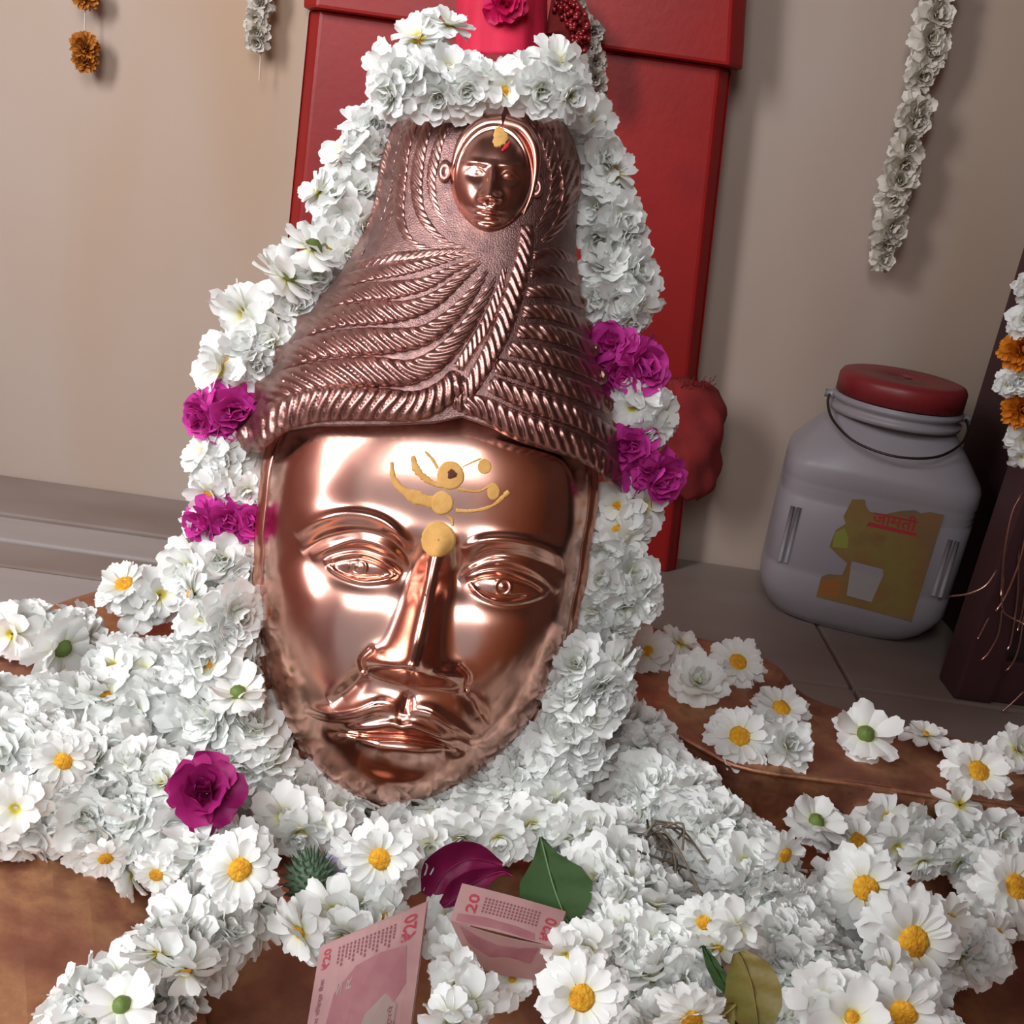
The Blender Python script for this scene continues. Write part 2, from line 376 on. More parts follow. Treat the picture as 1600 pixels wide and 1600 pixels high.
# ------------------------------------------------------------------ the copper mask
DM = 0.70
PX = DM / FPX
mask_base = P(610, 1275, DM); mask_base.z = max(mask_base.z, 0.0)
mask = thing('copper_mask', mask_base, 'large polished copper deity mask with braided hair standing among white flowers', 'mask')
def to3(px, py, wv):
    """pixel + height above the mask's rim plane (same units) -> point"""
    d = DM - np.asarray(wv) * PX
    px = np.asarray(px, float); py = np.asarray(py, float)
    F = np.array(FWD); Rr = np.array(RGT); U = np.array(UPV); C = np.array(CAM)
    return C + d[..., None] * (F + ((px - 800) / FPX)[..., None] * Rr - ((py - 800) / FPX)[..., None] * U)

def seg_dist(px, py, pts, n=60):
    """distance to a smooth curve and parameter 0..1 of the nearest point"""
    c = spline(pts, n); d = np.full(px.shape, 1e9); t = np.zeros(px.shape)
    for i in range(n - 1):
        ax, ay = c[i]; bx, by = c[i + 1]; dx, dy = bx - ax, by - ay; L = dx * dx + dy * dy + 1e-9
        u = np.clip(((px - ax) * dx + (py - ay) * dy) / L, 0, 1)
        dd = np.hypot(px - ax - u * dx, py - ay - u * dy)
        k = dd < d; d = np.where(k, dd, d); t = np.where(k, (i + u) / (n - 1), t)
    return d, t
def ridge(px, py, pts, sig, amp, taper=0.0):
    d, t = seg_dist(px, py, pts)
    a = amp
    if taper: a = amp * np.clip(np.minimum(t, 1 - t) / taper, 0, 1) ** 0.7
    return a * np.exp(-(d / sig) ** 2)
TH = R_(9); AR = np.array([math.cos(TH), math.sin(TH)]); AD = np.array([-math.sin(TH), math.cos(TH)])
def gauss(px, py, c, sa, sb, amp, th=TH):
    ar = (math.cos(th), math.sin(th)); dx = px - c[0]; dy = py - c[1]
    a = dx * ar[0] + dy * ar[1]; b = -dx * ar[1] + dy * ar[0]
    return amp * np.exp(-(a / sa) ** 2 - (b / sb) ** 2)
def sstep(x): return 1 / (1 + np.exp(-np.clip(x, -40, 40)))

def face_feat(px, py):
    wv = np.zeros(px.shape)
    g = lambda *a, **k: gauss(px, py, *a, **k)
    r = lambda *a, **k: ridge(px, py, *a, **k)
    # cheeks, brow mass, sockets
    wv += g((500, 985), 95, 105, 9) + g((815, 1020), 95, 105, 9)
    wv += g((560, 822), 95, 22, 7) + g((805, 858), 85, 20, 7)
    wv += g((562, 884), 78, 34, -24) + g((788, 914), 74, 34, -24)
    wv += g((640, 890), 26, 40, -12) + g((714, 900), 24, 40, -12)
    # brows
    wv += r([(462, 838), (500, 812), (550, 802), (600, 815), (642, 856)], 8, 6.5, 0.15)
    wv += r([(470, 862), (510, 838), (560, 829), (610, 842), (640, 872)], 6, -4.5, 0.2)
    wv += r([(722, 862), (752, 845), (800, 843), (850, 855), (892, 880)], 8, 6.5, 0.15)
    wv += r([(732, 884), (768, 867), (812, 867), (856, 882), (884, 900)], 6, -4.5, 0.2)
    # eyelids and eyeballs
    wv += g((564, 884), 46, 19, 15) + g((786, 915), 46, 19, 15)
    wv += r([(486, 872), (520, 855), (565, 846), (612, 862), (640, 888)], 6.5, 6, 0.2)
    wv += r([(505, 879), (535, 868), (568, 866), (600, 878), (626, 898)], 4, 5, 0.12)
    wv += r([(511, 883), (535, 899), (566, 909), (598, 907), (622, 899)], 4.5, 5, 0.12)
    wv += r([(512, 882), (540, 875), (570, 874), (597, 884), (616, 896)], 2.4, -3, 0.1)
    wv += r([(520, 888), (545, 898), (572, 901), (600, 899)], 2.4, -2.5, 0.1)
    wv += r([(716, 906), (750, 884), (790, 878), (840, 896), (872, 926)], 6.5, 6, 0.2)
    wv += r([(728, 905), (756, 894), (790, 893), (826, 906), (858, 926)], 4, 5, 0.12)
    wv += r([(732, 911), (755, 932), (788, 942), (824, 938), (856, 926)], 4.5, 5, 0.12)
    wv += r([(734, 909), (760, 902), (790, 902), (822, 912), (846, 924)], 2.4, -3, 0.1)
    wv += r([(742, 917), (766, 929), (792, 933), (822, 930)], 2.4, -2.5, 0.1)
    for c in ((560, 886), (786, 917)):
        rr = np.hypot(px - c[0], py - c[1])
        wv += 1.6 * np.exp(-((rr - 12) / 2.2) ** 2) + 1.5 * np.exp(-(rr / 5) ** 2)
    # nose
    d, t = seg_dist(px, py, [(690, 850), (676, 890), (662, 960), (650, 1015), (643, 1046)])
    sg = 17 + 17 * t ** 1.3; am = 8 + 56 * t ** 0.9
    nose = am * np.exp(-(np.abs(d) / sg) ** 2.2)
    nose += gauss(px, py, (598, 1040), 24, 20, 26) + gauss(px, py, (697, 1060), 24, 20, 26)
    nose += gauss(px, py, (644, 1042), 30, 26, 12)
    bb = (px - 643) * AD[0] + (py - 1060) * AD[1]
    wv += nose * sstep(-(bb - 0) / 6.0)
    wv += r([(568, 1046), (566, 1030), (580, 1015)], 5, -6) + r([(728, 1074), (730, 1056), (718, 1042)], 5, -6)
    wv += r([(570, 1052), (545, 1078), (515, 1098)], 12, -7, 0.3) + r([(722, 1076), (742, 1105), (762, 1136)], 12, -7, 0.3)
    # muzzle, philtrum, moustache
    wv += g((625, 1135), 95, 60, 20)
    wv += r([(640, 1080), (631, 1116)], 8, -6, 0.3)
    wv += r([(622, 1108), (590, 1104), (555, 1116), (515, 1120), (474, 1110)], 13, 13, 0.25)
    wv += r([(640, 1110), (672, 1116), (705, 1138), (735, 1158), (766, 1164)], 13, 13, 0.25)
    for o in (-7, 0, 7):
        wv += r([(618, 1110 + o), (590, 1106 + o), (555, 1117 + o * .8), (515, 1121 + o * .5), (474, 1111)], 2.2, -3.2, 0.2)
        wv += r([(644, 1112 + o), (672, 1118 + o), (705, 1139 + o * .8), (735, 1158 + o * .5), (766, 1165)], 2.2, -3.2, 0.2)
    # lips
    wv += r([(534, 1142), (580, 1136), (612, 1132), (628, 1137), (645, 1135), (680, 1148), (712, 1166)], 8, 9, 0.15)
    wv += r([(526, 1143), (575, 1150), (628, 1152), (675, 1160), (716, 1170)], 3.6, -11, 0.12)
    wv += r([(556, 1158), (590, 1168), (625, 1172), (665, 1175), (695, 1174)], 12, 15, 0.25)
    wv += r([(560, 1192), (620, 1206), (680, 1204)], 16, -7, 0.3)
    wv += g((526, 1144), 12, 10, -6) + g((717, 1171), 12, 10, -6)
    # chin
    wv += g((606, 1236), 60, 36, 12)
    return wv
# face outline (the forehead goes on under the hair)
FC = (664, 930)
f_out = [(415, 700), (406, 780), (400, 870), (396, 960), (402, 1040), (424, 1120), (462, 1190), (508, 1240), (560, 1268), (610, 1277),
         (664, 1268), (725, 1240), (790, 1190), (845, 1122), (882, 1045), (904, 950), (920, 850), (934, 755), (930, 690), (880, 625), (800, 590), (690, 580), (560, 585), (460, 620)]
NT, NR = 520, 180
ang = np.linspace(-math.pi, math.pi, NT, endpoint=False)
fo = np.array(f_out, float) - FC
fa = np.arctan2(fo[:, 1], fo[:, 0]); fr = np.hypot(fo[:, 0], fo[:, 1]); o_ = np.argsort(fa); fa = fa[o_]; fr = fr[o_]
rad = np.interp(ang, np.concatenate([fa - 2 * math.pi, fa, fa + 2 * math.pi]), np.tile(fr, 3))
k = np.exp(-(np.arange(-14, 15) / 7.0) ** 2); k /= k.sum()
rad = np.convolve(np.concatenate([rad[-14:], rad, rad[:14]]), k, 'valid')
def face_base(px, py):
    dx, dy = px - FC[0], py - FC[1]
    th = np.arctan2(dy, dx); rr = np.hypot(dx, dy)
    Rr = np.interp(th, np.concatenate([ang - 2 * math.pi, ang, ang + 2 * math.pi]), np.tile(rad, 3))
    rho = np.clip(rr / Rr, 0, 1)
    fade = np.clip((0.94 - rho) / 0.12, 0, 1); fade = fade * fade * (3 - 2 * fade)
    bul = gauss(px, py, (674, 655), 420, 135, 26)
    r2 = np.clip(rho / 0.95, 0, 1)
    lip = np.clip((rho - 0.95) / 0.05, 0, 1)
    return 10 + 134 * (1 - r2 ** 4.0) ** 0.52 + bul * fade - 10 * lip ** 1.5, fade
def face_w(px, py):
    b, f = face_base(px, py); return b + f * face_feat(px, py)
rho = 1 - (1 - np.linspace(0, 1, NR)) ** 1.25; rho[0] = 0.002
PXg = FC[0] + rho[:, None] * rad[None, :] * np.cos(ang)[None, :]
PYg = FC[1] + rho[:, None] * rad[None, :] * np.sin(ang)[None, :]
Wg = face_w(PXg, PYg)
# turned rim: outward lip then back skirt
ex = [(1.004, -3.0), (1.006, -10.0), (1.006, -45.0)]
PXg = np.vstack([PXg] + [FC[0] + e[0] * rad * np.cos(ang) for e in ex])
PYg = np.vstack([PYg] + [FC[1] + e[0] * rad * np.sin(ang) for e in ex])
Wg = np.vstack([Wg] + [np.full(NT, e[1]) for e in ex])
V = to3(PXg, PYg, Wg).reshape(-1, 3)
F = [(f[0], f[3], f[2], f[1]) for f in grid_faces(NR + len(ex), NT, close_m=True)]
F.append(tuple(range(NT)))
tag(link_mesh('face', V, F, M['copper_face'], mask), 'smooth mirror-polished copper face with moustache and half-closed eyes')

# ---- matted hair: a lofted cap with braided locks laid on it
hl = np.array([(384, 712), (392, 660), (412, 605), (446, 540), (490, 480), (535, 420), (574, 365), (594, 320), (606, 265), (618, 212), (645, 178), (690, 158)], float)
hr = np.array([(972, 768), (964, 690), (948, 625), (930, 560), (914, 490), (904, 430), (900, 370), (903, 310), (897, 248), (878, 198), (850, 175), (800, 158)], float)
hairline = [(384, 712), (405, 690), (440, 673), (500, 665), (600, 664), (680, 660), (722, 651), (770, 668), (830, 690), (890, 706), (935, 730), (972, 768)]
NH, NS = 150, 150
HL = spline(hl, NH); HR = spline(hr, NH)
s_ = np.linspace(-1, 1, NS)
hlc = np.array(hairline, float)
tt = np.linspace(0, 1, NH)
lin = HL[:, None, :] * (1 - (s_[None, :, None] + 1) / 2) + HR[:, None, :] * ((s_[None, :, None] + 1) / 2)
hy = np.interp(lin[0, :, 0], hlc[:, 0], hlc[:, 1]) - lin[0, :, 1]
sag = np.clip(1 - tt / 0.42, 0, 1) ** 1.3
HX = lin[..., 0]; HY = lin[..., 1] + sag[:, None] * hy[None, :] - (tt[:, None] ** 6) * 8 * (1 - s_[None, :] ** 2)
hdep = np.interp(tt, [0, 0.12, 0.3, 0.5, 0.7, 0.9, 1.0], [168, 172, 166, 142, 118, 88, 55])
HW = hdep[:, None] * (1 - np.abs(s_[None, :]) ** 2.4) ** 0.52
# raster for sampling the cap
gx0, gy0, gst = 370, 140, 5.0
gxx, gyy = np.meshgrid(np.arange(gx0, 990, gst), np.arange(gy0, 790, gst))
sx = HX[::2, ::2].ravel(); sy = HY[::2, ::2].ravel(); sw = HW[::2, ::2].ravel()
HG = np.zeros(gxx.shape)
for i in range(gxx.shape[0]):
    d2 = (gxx[i][:, None] - sx[None, :]) ** 2 + (gyy[i][:, None] - sy[None, :]) ** 2
    HG[i] = sw[np.argmin(d2, axis=1)]
for _ in range(2):
    q = np.pad(HG, 1, mode='edge')
    HG = (q[:-2, 1:-1] + q[2:, 1:-1] + q[1:-1, :-2] + q[1:-1, 2:] + 2 * q[1:-1, 1:-1]) / 6
def hair_w(px, py):
    u = np.clip((np.asarray(px) - gx0) / gst, 0, HG.shape[1] - 1.001); v = np.clip((np.asarray(py) - gy0) / gst, 0, HG.shape[0] - 1.001)
    i = v.astype(int); j = u.astype(int); fu = u - j; fv = v - i
    return (HG[i, j] * (1 - fu) + HG[i, j + 1] * fu) * (1 - fv) + (HG[i + 1, j] * (1 - fu) + HG[i + 1, j + 1] * fu) * fv
# cap mesh: thick at the hairline, skirt round the back
fr_row = np.minimum(face_w(HX[0], HY[0]) - 6, HW[0] - 30); fr_row = np.where(np.abs(s_) > 0.97, -10, fr_row)
PXh = np.vstack([HX[0:1], HX, HX[-1:] * 0.75 + 745 * 0.25]); PYh = np.vstack([HY[0:1] + 2, HY, HY[-1:] + 4]); Wh = np.vstack([fr_row[None], HW, np.full((1, NS), -20.0)])
L_ = np.full((Wh.shape[0], 1), -40.0)
PXh = np.hstack([PXh[:, :1], PXh, PXh[:, -1:]]); PYh = np.hstack([PYh[:, :1], PYh, PYh[:, -1:]]); Wh = np.hstack([L_, Wh, L_])
V = to3(PXh, PYh, Wh).reshape(-1, 3)
F = grid_faces(Wh.shape[0], Wh.shape[1])
tag(link_mesh('hair_cap', V, F, M['copper_hairbase'], mask), 'stippled dull copper ground between the braids')

def Z2(pts): return [(380 + x * 0.4375, 150 + y * 0.4376) for x, y in pts]
locks = [  # path in the close-up's coordinates, start/mid/end width, ridge pitch, slant
    ([(0, 1262), (50, 1200), (150, 1130), (300, 1095), (480, 1100), (620, 1105), (720, 1060), (790, 985)], 84, 116, 80, 46, 0.9),
    ([(38, 1085), (170, 1020), (330, 990), (480, 985), (600, 985), (705, 930), (795, 830), (865, 720), (915, 610)], 78, 96, 16, 54, -1.2),
    ([(105, 950), (250, 898), (400, 878), (540, 872), (650, 852), (745, 785), (825, 695), (890, 590)], 68, 88, 14, 48, -1.1),
    ([(185, 832), (335, 787), (480, 772), (590, 762), (690, 722), (780, 650), (875, 570)], 60, 74, 14, 44, -1.0),
    ([(262, 740), (415, 702), (540, 690), (650, 668), (760, 615), (880, 560)], 46, 58, 12, 40, -0.9),
    ([(322, 668), (475, 630), (600, 610), (720, 582), (860, 548)], 36, 46, 12, 36, -0.8),
    ([(385, 608), (535, 577), (680, 560), (840, 545)], 26, 34, 16, 30, 0.8),
    ([(1012, 440), (1010, 540), (975, 680), (925, 830), (860, 960), (790, 1070), (745, 1130)], 40, 66, 54, 44, 1.0),
    ([(940, 590), (915, 700), (870, 810), (815, 900), (760, 985)], 14, 40, 40, 34, 0.9),
    # right side
    ([(770, 1105), (850, 1110), (960, 1165), (1080, 1210), (1200, 1255), (1290, 1310), (1330, 1385)], 60, 88, 60, 46, -0.9),
    ([(870, 1020), (960, 1060), (1090, 1110), (1220, 1160), (1330, 1230)], 50, 76, 60, 44, -0.9),
    ([(890, 960), (1000, 985), (1120, 1025), (1240, 1070), (1320, 1120)], 46, 66, 52, 42, -0.9),
    ([(940, 900), (1040, 915), (1150, 945), (1250, 985), (1300, 1020)], 44, 60, 46, 42, -0.9),
    ([(970, 838), (1060, 842), (1160, 865), (1270, 920)], 42, 56, 44, 40, -0.9),
    ([(990, 770), (1080, 768), (1160, 788), (1245, 835)], 38, 52, 40, 38, -0.9),
    ([(1005, 700), (1090, 695), (1160, 712), (1225, 750)], 34, 46, 36, 36, -0.9),
    ([(1020, 635), (1100, 625), (1160, 640), (1205, 670)], 30, 40, 30, 34, -0.9),
    ([(1030, 570), (1100, 558), (1150, 570), (1190, 595)], 26, 34, 26, 32, -0.9),
    # crown, falling round the little face
    ([(560, 90), (520, 220), (500, 350), (455, 480), (390, 590)], 34, 48, 30, 40, 0.9),
    ([(592, 75), (548, 210), (530, 340), (512, 450), (480, 545)], 26, 34, 20, 36, -0.9),
    ([(620, 60), (575, 190), (558, 330), (560, 440), (600, 520), (700, 560)], 30, 44, 18, 38, 0.9),
    ([(675, 60), (635, 190), (618, 320), (640, 430), (720, 520), (820, 545)], 28, 42, 16, 36, 0.9),
    ([(735, 80), (695, 180), (672, 300), (690, 400), (740, 475)], 24, 36, 14, 32, 0.9),
    ([(970, 60), (1050, 95), (1095, 180), (1120, 290), (1090, 410), (1040, 500)], 30, 48, 20, 46, -1.0),
    ([(1060, 55), (1130, 140), (1165, 260), (1165, 370), (1120, 470), (1060, 530)], 40, 66, 24, 60, -1.2),
]
for (pts, w0, w1, w2, pitch, slant) in locks:
    pts = Z2(pts); L = plen(pts); n = max(24, int(L / 2.6)); c = spline(pts, n)
    tg = np.gradient(c, axis=0); tg /= np.linalg.norm(tg, axis=1)[:, None]; nr = np.stack([-tg[:, 1], tg[:, 0]], 1)
    u = np.linspace(0, 1, n)
    hw = np.interp(u, [0, 0.4, 0.68, 1], [w0 * 1.35, w1 * 1.28, (w1 * .6 + w2 * .4) * 1.25, w2 * 1.2]) * 0.4375 * 0.5
    hw = hw * np.clip(np.minimum(u, 1 - u) / 0.03, 0.25, 1)
    NC = 13; tc_ = np.linspace(-1, 1, NC)
    s = u * L
    X = c[:, 0][:, None] + nr[:, 0][:, None] * hw[:, None] * tc_[None]
    Y = c[:, 1][:, None] + nr[:, 1][:, None] * hw[:, None] * tc_[None]
    dome = (np.clip(1 - np.abs(tc_) ** 2.6, 0, 1) ** 0.5)[None, :]
    lift = hw[:, None] * 0.62 * np.clip(np.minimum(u, 1 - u) / 0.06, 0, 1)[:, None] ** 0.6
    ph = s[:, None] / (pitch * 0.4375 * 0.86) + slant * (tc_[None] * 0.75 + 0.25 * np.sin(tc_[None] * 2.4))
    rd = np.abs(np.sin(math.pi * ph)) ** 0.6
    Wl = hair_w(X, Y) - 3 + dome * lift * (0.48 + 0.78 * rd) 
    Wl[:, 0] -= 8; Wl[:, -1] -= 8
    V = to3(X, Y, Wl).reshape(-1, 3)
    link_mesh('hair_braid', V, [(f[0], f[3], f[2], f[1]) for f in grid_faces(n, NC)], M['copper_hair'], mask)

# ---- the little face on the crown
SC = (769, 279); SR = (66, 93); STH = R_(6)
def small_feat(px, py):
    dx, dy = px - SC[0], py - SC[1]
    a = dx * math.cos(STH) + dy * math.sin(STH); b = -dx * math.sin(STH) + dy * math.cos(STH)
    wv = np.zeros(px.shape)
    G_ = lambda ca, cb, sa, sb, am: am * np.exp(-((a - ca) / sa) ** 2 - ((b - cb) / sb) ** 2)
    for sg in (-1, 1):
        wv += G_(sg * 27, -8, 17, 11, -9) + G_(sg * 27, -8, 11, 6, 7)
        wv += G_(sg * 27, -22, 18, 5, 4)
        wv += G_(sg * 12, 30, 8, 8, 9)
        wv += G_(sg * 30, 28, 18, 22, 5)
        lid = np.abs(b + 8 + 6 - ((a - sg * 27) / 14) ** 2 * 6)
        wv += 2.5 * np.exp(-(lid / 2.0) ** 2) * np.exp(-((a - sg * 27) / 14) ** 4)
    t = np.clip((b + 20) / 50, 0, 1)
    nose = (4 + 20 * t) * np.exp(-(a / (6 + 6 * t)) ** 2) * (b > -30) * sstep((b + 22) / 3) * sstep(-(b - 33) / 1.6)
    wv += nose
    wv += G_(0, 47, 24, 14, 7) + G_(0, 49, 15, 3.2, 5) + G_(0, 53.5, 17, 1.8, -5) + G_(0, 59, 13, 4, 6)
    wv += G_(-6, 42, 6, 3.5, 3) + G_(6, 42, 6, 3.5, 3) + G_(0, 68, 14, 4, -4) + G_(0, 78, 18, 9, 6)
    return wv
n1, n2 = 60, 120
rho = np.linspace(0.004, 1, n1); an2 = np.linspace(0, 2 * math.pi, n2, endpoint=False)
ea = rho[:, None] * SR[0] * np.cos(an2); eb = rho[:, None] * SR[1] * np.sin(an2) * (1 + 0.0 * np.cos(an2))
ea = ea * (1 - 0.10 * np.clip(eb / SR[1], 0, 1) ** 2)
SX = SC[0] + ea * math.cos(STH) - eb * math.sin(STH); SY = SC[1] + ea * math.sin(STH) + eb * math.cos(STH)
fade = np.clip((1 - rho) / 0.2, 0, 1)[:, None]; fade = fade * fade * (3 - 2 * fade)
b0 = float(hair_w(np.array([769.]), np.array([279.]))[0])
def rim_up(rh, b): return 7 * np.exp(-((rh - 0.9) / 0.05) ** 2) * np.clip(0.35 - b / SR[1] * 0.8, 0.15, 1)
SW = b0 - 8 + 48 * (1 - rho[:, None] ** 2.4) ** 0.55 + fade * small_feat(SX, SY) + rim_up(rho[:, None], eb)
SX = np.vstack([SX, SX[-1:]]); SY = np.vstack([SY, SY[-1:]]); SW = np.vstack([SW, np.full((1, n2), b0 - 45)])
sf = link_mesh('small_face', to3(SX, SY, SW).reshape(-1, 3), grid_faces(n1 + 1, n2, close_m=True) + [tuple(range(n2))[::-1]], M['copper_small'], mask)
tag(sf, 'small dark copper face set in the crown of the hair')
def blob(name, c, sa, sb, wb, hh, material, parent, th=STH, dent=0.0):
    n1, n2 = 10, 28
    r = np.linspace(0.01, 1, n1); a2 = np.linspace(0, 2 * math.pi, n2, endpoint=False)
    A = r[:, None] * sa * np.cos(a2); B = r[:, None] * sb * np.sin(a2)
    X = c[0] + A * math.cos(th) - B * math.sin(th); Y = c[1] + A * math.sin(th) + B * math.cos(th)
    Wv = wb + hh * np.sqrt(1 - r[:, None] ** 2 + 1e-6) - dent * np.exp(-(r[:, None] / 0.55) ** 2) + 0 * A
    return link_mesh(name, to3(X, Y, Wv).reshape(-1, 3), grid_faces(n1, n2, close_m=True) + [tuple(range(n2))[::-1]], material, parent)
blob('ear', (695, 268), 11, 19, float(hair_w(np.array([695.]), np.array([268.]))[0]) + 2, 14, M['copper_hair'], sf, dent=7)
blob('ear', (838, 293), 11, 18, float(hair_w(np.array([838.]), np.array([293.]))[0]) + 2, 14, M['copper_hair'], sf, dent=7)
# parted hair bands of the little face
for sg, pts in ((-1, [(784, 190), (756, 193), (729, 213), (713, 248), (709, 290), (716, 322)]), (1, [(788, 190), (814, 199), (832, 224), (837, 258), (831, 300), (818, 334)])):
    c = spline(pts, 40); n = 40; NC = 9; tcc = np.linspace(-1, 1, NC)
    tg = np.gradient(c, axis=0); tg /= np.linalg.norm(tg, axis=1)[:, None]; nr = np.stack([-tg[:, 1], tg[:, 0]], 1)
    hwid = np.interp(np.linspace(0, 1, n), [0, 0.3, 1], [14, 11, 4])
    X = c[:, 0][:, None] + nr[:, 0][:, None] * hwid[:, None] * tcc; Y = c[:, 1][:, None] + nr[:, 1][:, None] * hwid[:, None] * tcc
    Wv = b0 - 4 + (np.sqrt(np.clip(1 - tcc ** 2, 0, 1)) * 11)[None, :] + 0 * X + np.interp(np.linspace(0, 1, n), [0, .3, 1], [6, 2, -4])[:, None]
    Wv[:, 0] -= 20; Wv[:, -1] -= 20
    link_mesh('hair_band', to3(X, Y, Wv).reshape(-1, 3), grid_faces(n, NC), M['copper_small'], sf)

# ---- paste marks on the brow, draped on the copper
def drape_ribbon(name, pts, w0, material, off=2.0, n=40, parent=None, wfun=None, wob=0.0):
    wfun = wfun or face_w
    c = spline(pts, n); tg = np.gradient(c, axis=0); tg /= np.linalg.norm(tg, axis=1)[:, None]; nr = np.stack([-tg[:, 1], tg[:, 0]], 1)
    hw = np.interp(np.linspace(0, 1, n), np.linspace(0, 1, len(w0)), w0) / 2
    hw = hw * (1 + wob * np.array([rng.uniform(-1, 1) for _ in range(n)]))
    tcc = np.array([-1, -0.9, -0.5, 0, 0.5, 0.9, 1]); prof = np.array([-1.5, 0.6, 1, 1, 1, 0.6, -1.5])
    X = c[:, 0][:, None] + nr[:, 0][:, None] * hw[:, None] * tcc; Y = c[:, 1][:, None] + nr[:, 1][:, None] * hw[:, None] * tcc
    Wv = wfun(X, Y) + off * prof[None]
    return link_mesh(name, to3(X, Y, Wv).reshape(-1, 3), grid_faces(n, 7), material, parent or mask)
def drape_disc(name, c, ra, rb, material, off=2.5, parent=None, wfun=None, wob=0.04):
    wfun = wfun or face_w
    n1, n2 = 10, 40; r = np.concatenate([np.linspace(0.01, 0.94, n1 - 1), [1.0]]); a2 = np.linspace(0, 2 * math.pi, n2, endpoint=False)
    jit = 1 + wob * np.array([math.sin(3 * a + 1) * 0.5 + rng.uniform(-1, 1) * 0.6 for a in a2])
    X = c[0] + r[:, None] * ra * np.cos(a2) * jit; Y = c[1] + r[:, None] * rb * np.sin(a2) * jit
    Wv = wfun(X, Y) + off * np.where(r < 0.99, 1 - 0.2 * r ** 4, -0.6)[:, None]
    return link_mesh(name, to3(X, Y, Wv).reshape(-1, 3), grid_faces(n1, n2, close_m=True) + [tuple(range(n2))[::-1]], material, parent or mask)
tag(drape_disc('bindi', (685, 843), 28, 29, M['paste'], 3.0), 'round yellow sandal paste bindi between the brows')
drape_disc('paste_mark', (704, 743), 22, 23, M['paste'], 3.0)
drape_disc('paste_mark', (691, 786), 18, 19, M['paste'], 3.0)
drape_disc('paste_dot', (706, 741), 7.5, 8, M['paste_dark'], 4.6, wob=0.25)
drape_ribbon('paste_mark', [(612, 722), (614, 745), (625, 762), (645, 775), (668, 783), (684, 786)], [5, 9, 11, 20, 22, 16], M['paste'], wob=0.18)
drape_ribbon('paste_mark', [(645, 712), (650, 732), (665, 748), (684, 758), (700, 760)], [7, 13, 11, 8, 5], M['paste'], wob=0.2)
drape_ribbon('paste_mark', [(664, 705), (676, 718), (684, 732)], [4, 6, 5], M['paste'], wob=0.3)
drape_disc('paste_mark', (757, 729), 11, 12, M['paste'], 2.0)
drape_disc('paste_mark', (771, 768), 10, 14, M['paste'], 2.0)
drape_ribbon('paste_mark', [(722, 730), (738, 722), (752, 716)], [2, 3, 2], M['paste'], wob=0.3)
drape_ribbon('paste_mark', [(716, 764), (745, 768), (765, 760)], [6, 4, 5], M['paste'], wob=0.3)
drape_ribbon('paste_mark', [(712, 798), (740, 798), (770, 790), (795, 768)], [7, 5, 6, 8], M['paste'], wob=0.3)
drape_ribbon('paste_mark', [(697, 805), (706, 812), (707, 822)], [2, 6, 4], M['paste'], wob=0.2)
def small_w(px, py):
    dx, dy = np.asarray(px) - SC[0], np.asarray(py) - SC[1]
    a = dx * math.cos(STH) + dy * math.sin(STH); b = -dx * math.sin(STH) + dy * math.cos(STH)
    rh = np.clip(np.hypot(a / SR[0], b / SR[1]), 0, 1)
    f = np.clip((1 - rh) / 0.2, 0, 1); f = f * f * (3 - 2 * f)
    return b0 - 8 + 48 * (1 - rh ** 2.4) ** 0.55 + f * small_feat(np.asarray(px), np.asarray(py)) + rim_up(rh, b)
drape_disc('paste_smear', (781, 214), 12, 16, M['paste'], 2.0, parent=sf, wfun=small_w, wob=0.2)
drape_ribbon('kumkum_streak', [(797, 221), (791, 229), (784, 236)], [4, 8, 3], M['kumkum'], 2.6, 16, parent=sf, wfun=small_w, wob=0.2)

# ------------------------------------------------------------------ flowers: shared meshes
def petal_vf(rg, length, width, e0, curl, az, r0, z0, cup=0.25, rows=6, notch=True):
    prof = [0.16, 0.52, 0.88, 1.0, 0.90, 0.56]; ss = [0, .2, .45, .7, .88, 1.0]
    vs = []; rr, zz = r0, z0
    ca, sa = math.cos(az), math.sin(az); tw = rg.uniform(-0.4, 0.4); fr = rg.uniform(0, 6.28)
    for i in range(rows):
        s = ss[i]; e = e0 + curl * s
        if i: rr += math.cos(e) * (s - ss[i - 1]) * length; zz += math.sin(e) * (s - ss[i - 1]) * length
        wd = width * 0.5 * prof[i]
        for c in (-1, -.5, 0, .5, 1):
            lift = cup * c * c * wd + c * wd * tw * s + (0.05 * width * math.sin(c * 4 + fr) if i >= 4 else 0)
            pull = -0.10 * length * c * c if i == rows - 1 else (-0.03 * length * c * c if i == rows - 2 else 0)
            if i == rows - 1 and notch: pull += 0.03 * length * math.sin(c * 5 + fr)
            r_ = rr - math.sin(e) * lift + math.cos(e) * pull; z_ = zz + math.cos(e) * lift + math.sin(e) * pull
            vs.append((r_ * ca - c * wd * sa, r_ * sa + c * wd * ca, z_))
    return vs, grid_faces(rows, 5)
def flower_mesh(name, seed, layers, material, jit=0.2, cup=0.25, drop=0.0, notch=True, rows=6):
    rg = random.Random(seed); V = []; F = []
    for (n, e, curl, ln, wd, r0, z0) in layers:
        ph = rg.uniform(0, 6.28)
        for k in range(n):
            if rg.random() < drop: continue
            az = ph + 2 * math.pi * (k + rg.uniform(-0.3, 0.3)) / n
            v, f = petal_vf(rg, ln * rg.uniform(1 - jit, 1 + jit * 0.5), wd * rg.uniform(0.8, 1.15), R_(e + rg.uniform(-14, 14)), R_(curl + rg.uniform(-25, 25)), az, r0, z0, cup, notch=notch, rows=rows)
            o = len(V); V += v; F += [tuple(i + o for i in q) for q in f]
    me = bpy.data.meshes.new(name); me.from_pydata(V, [], F)
    me.polygons.foreach_set('use_smooth', [True] * len(me.polygons)); me.materials.append(material); me.update()
    return me
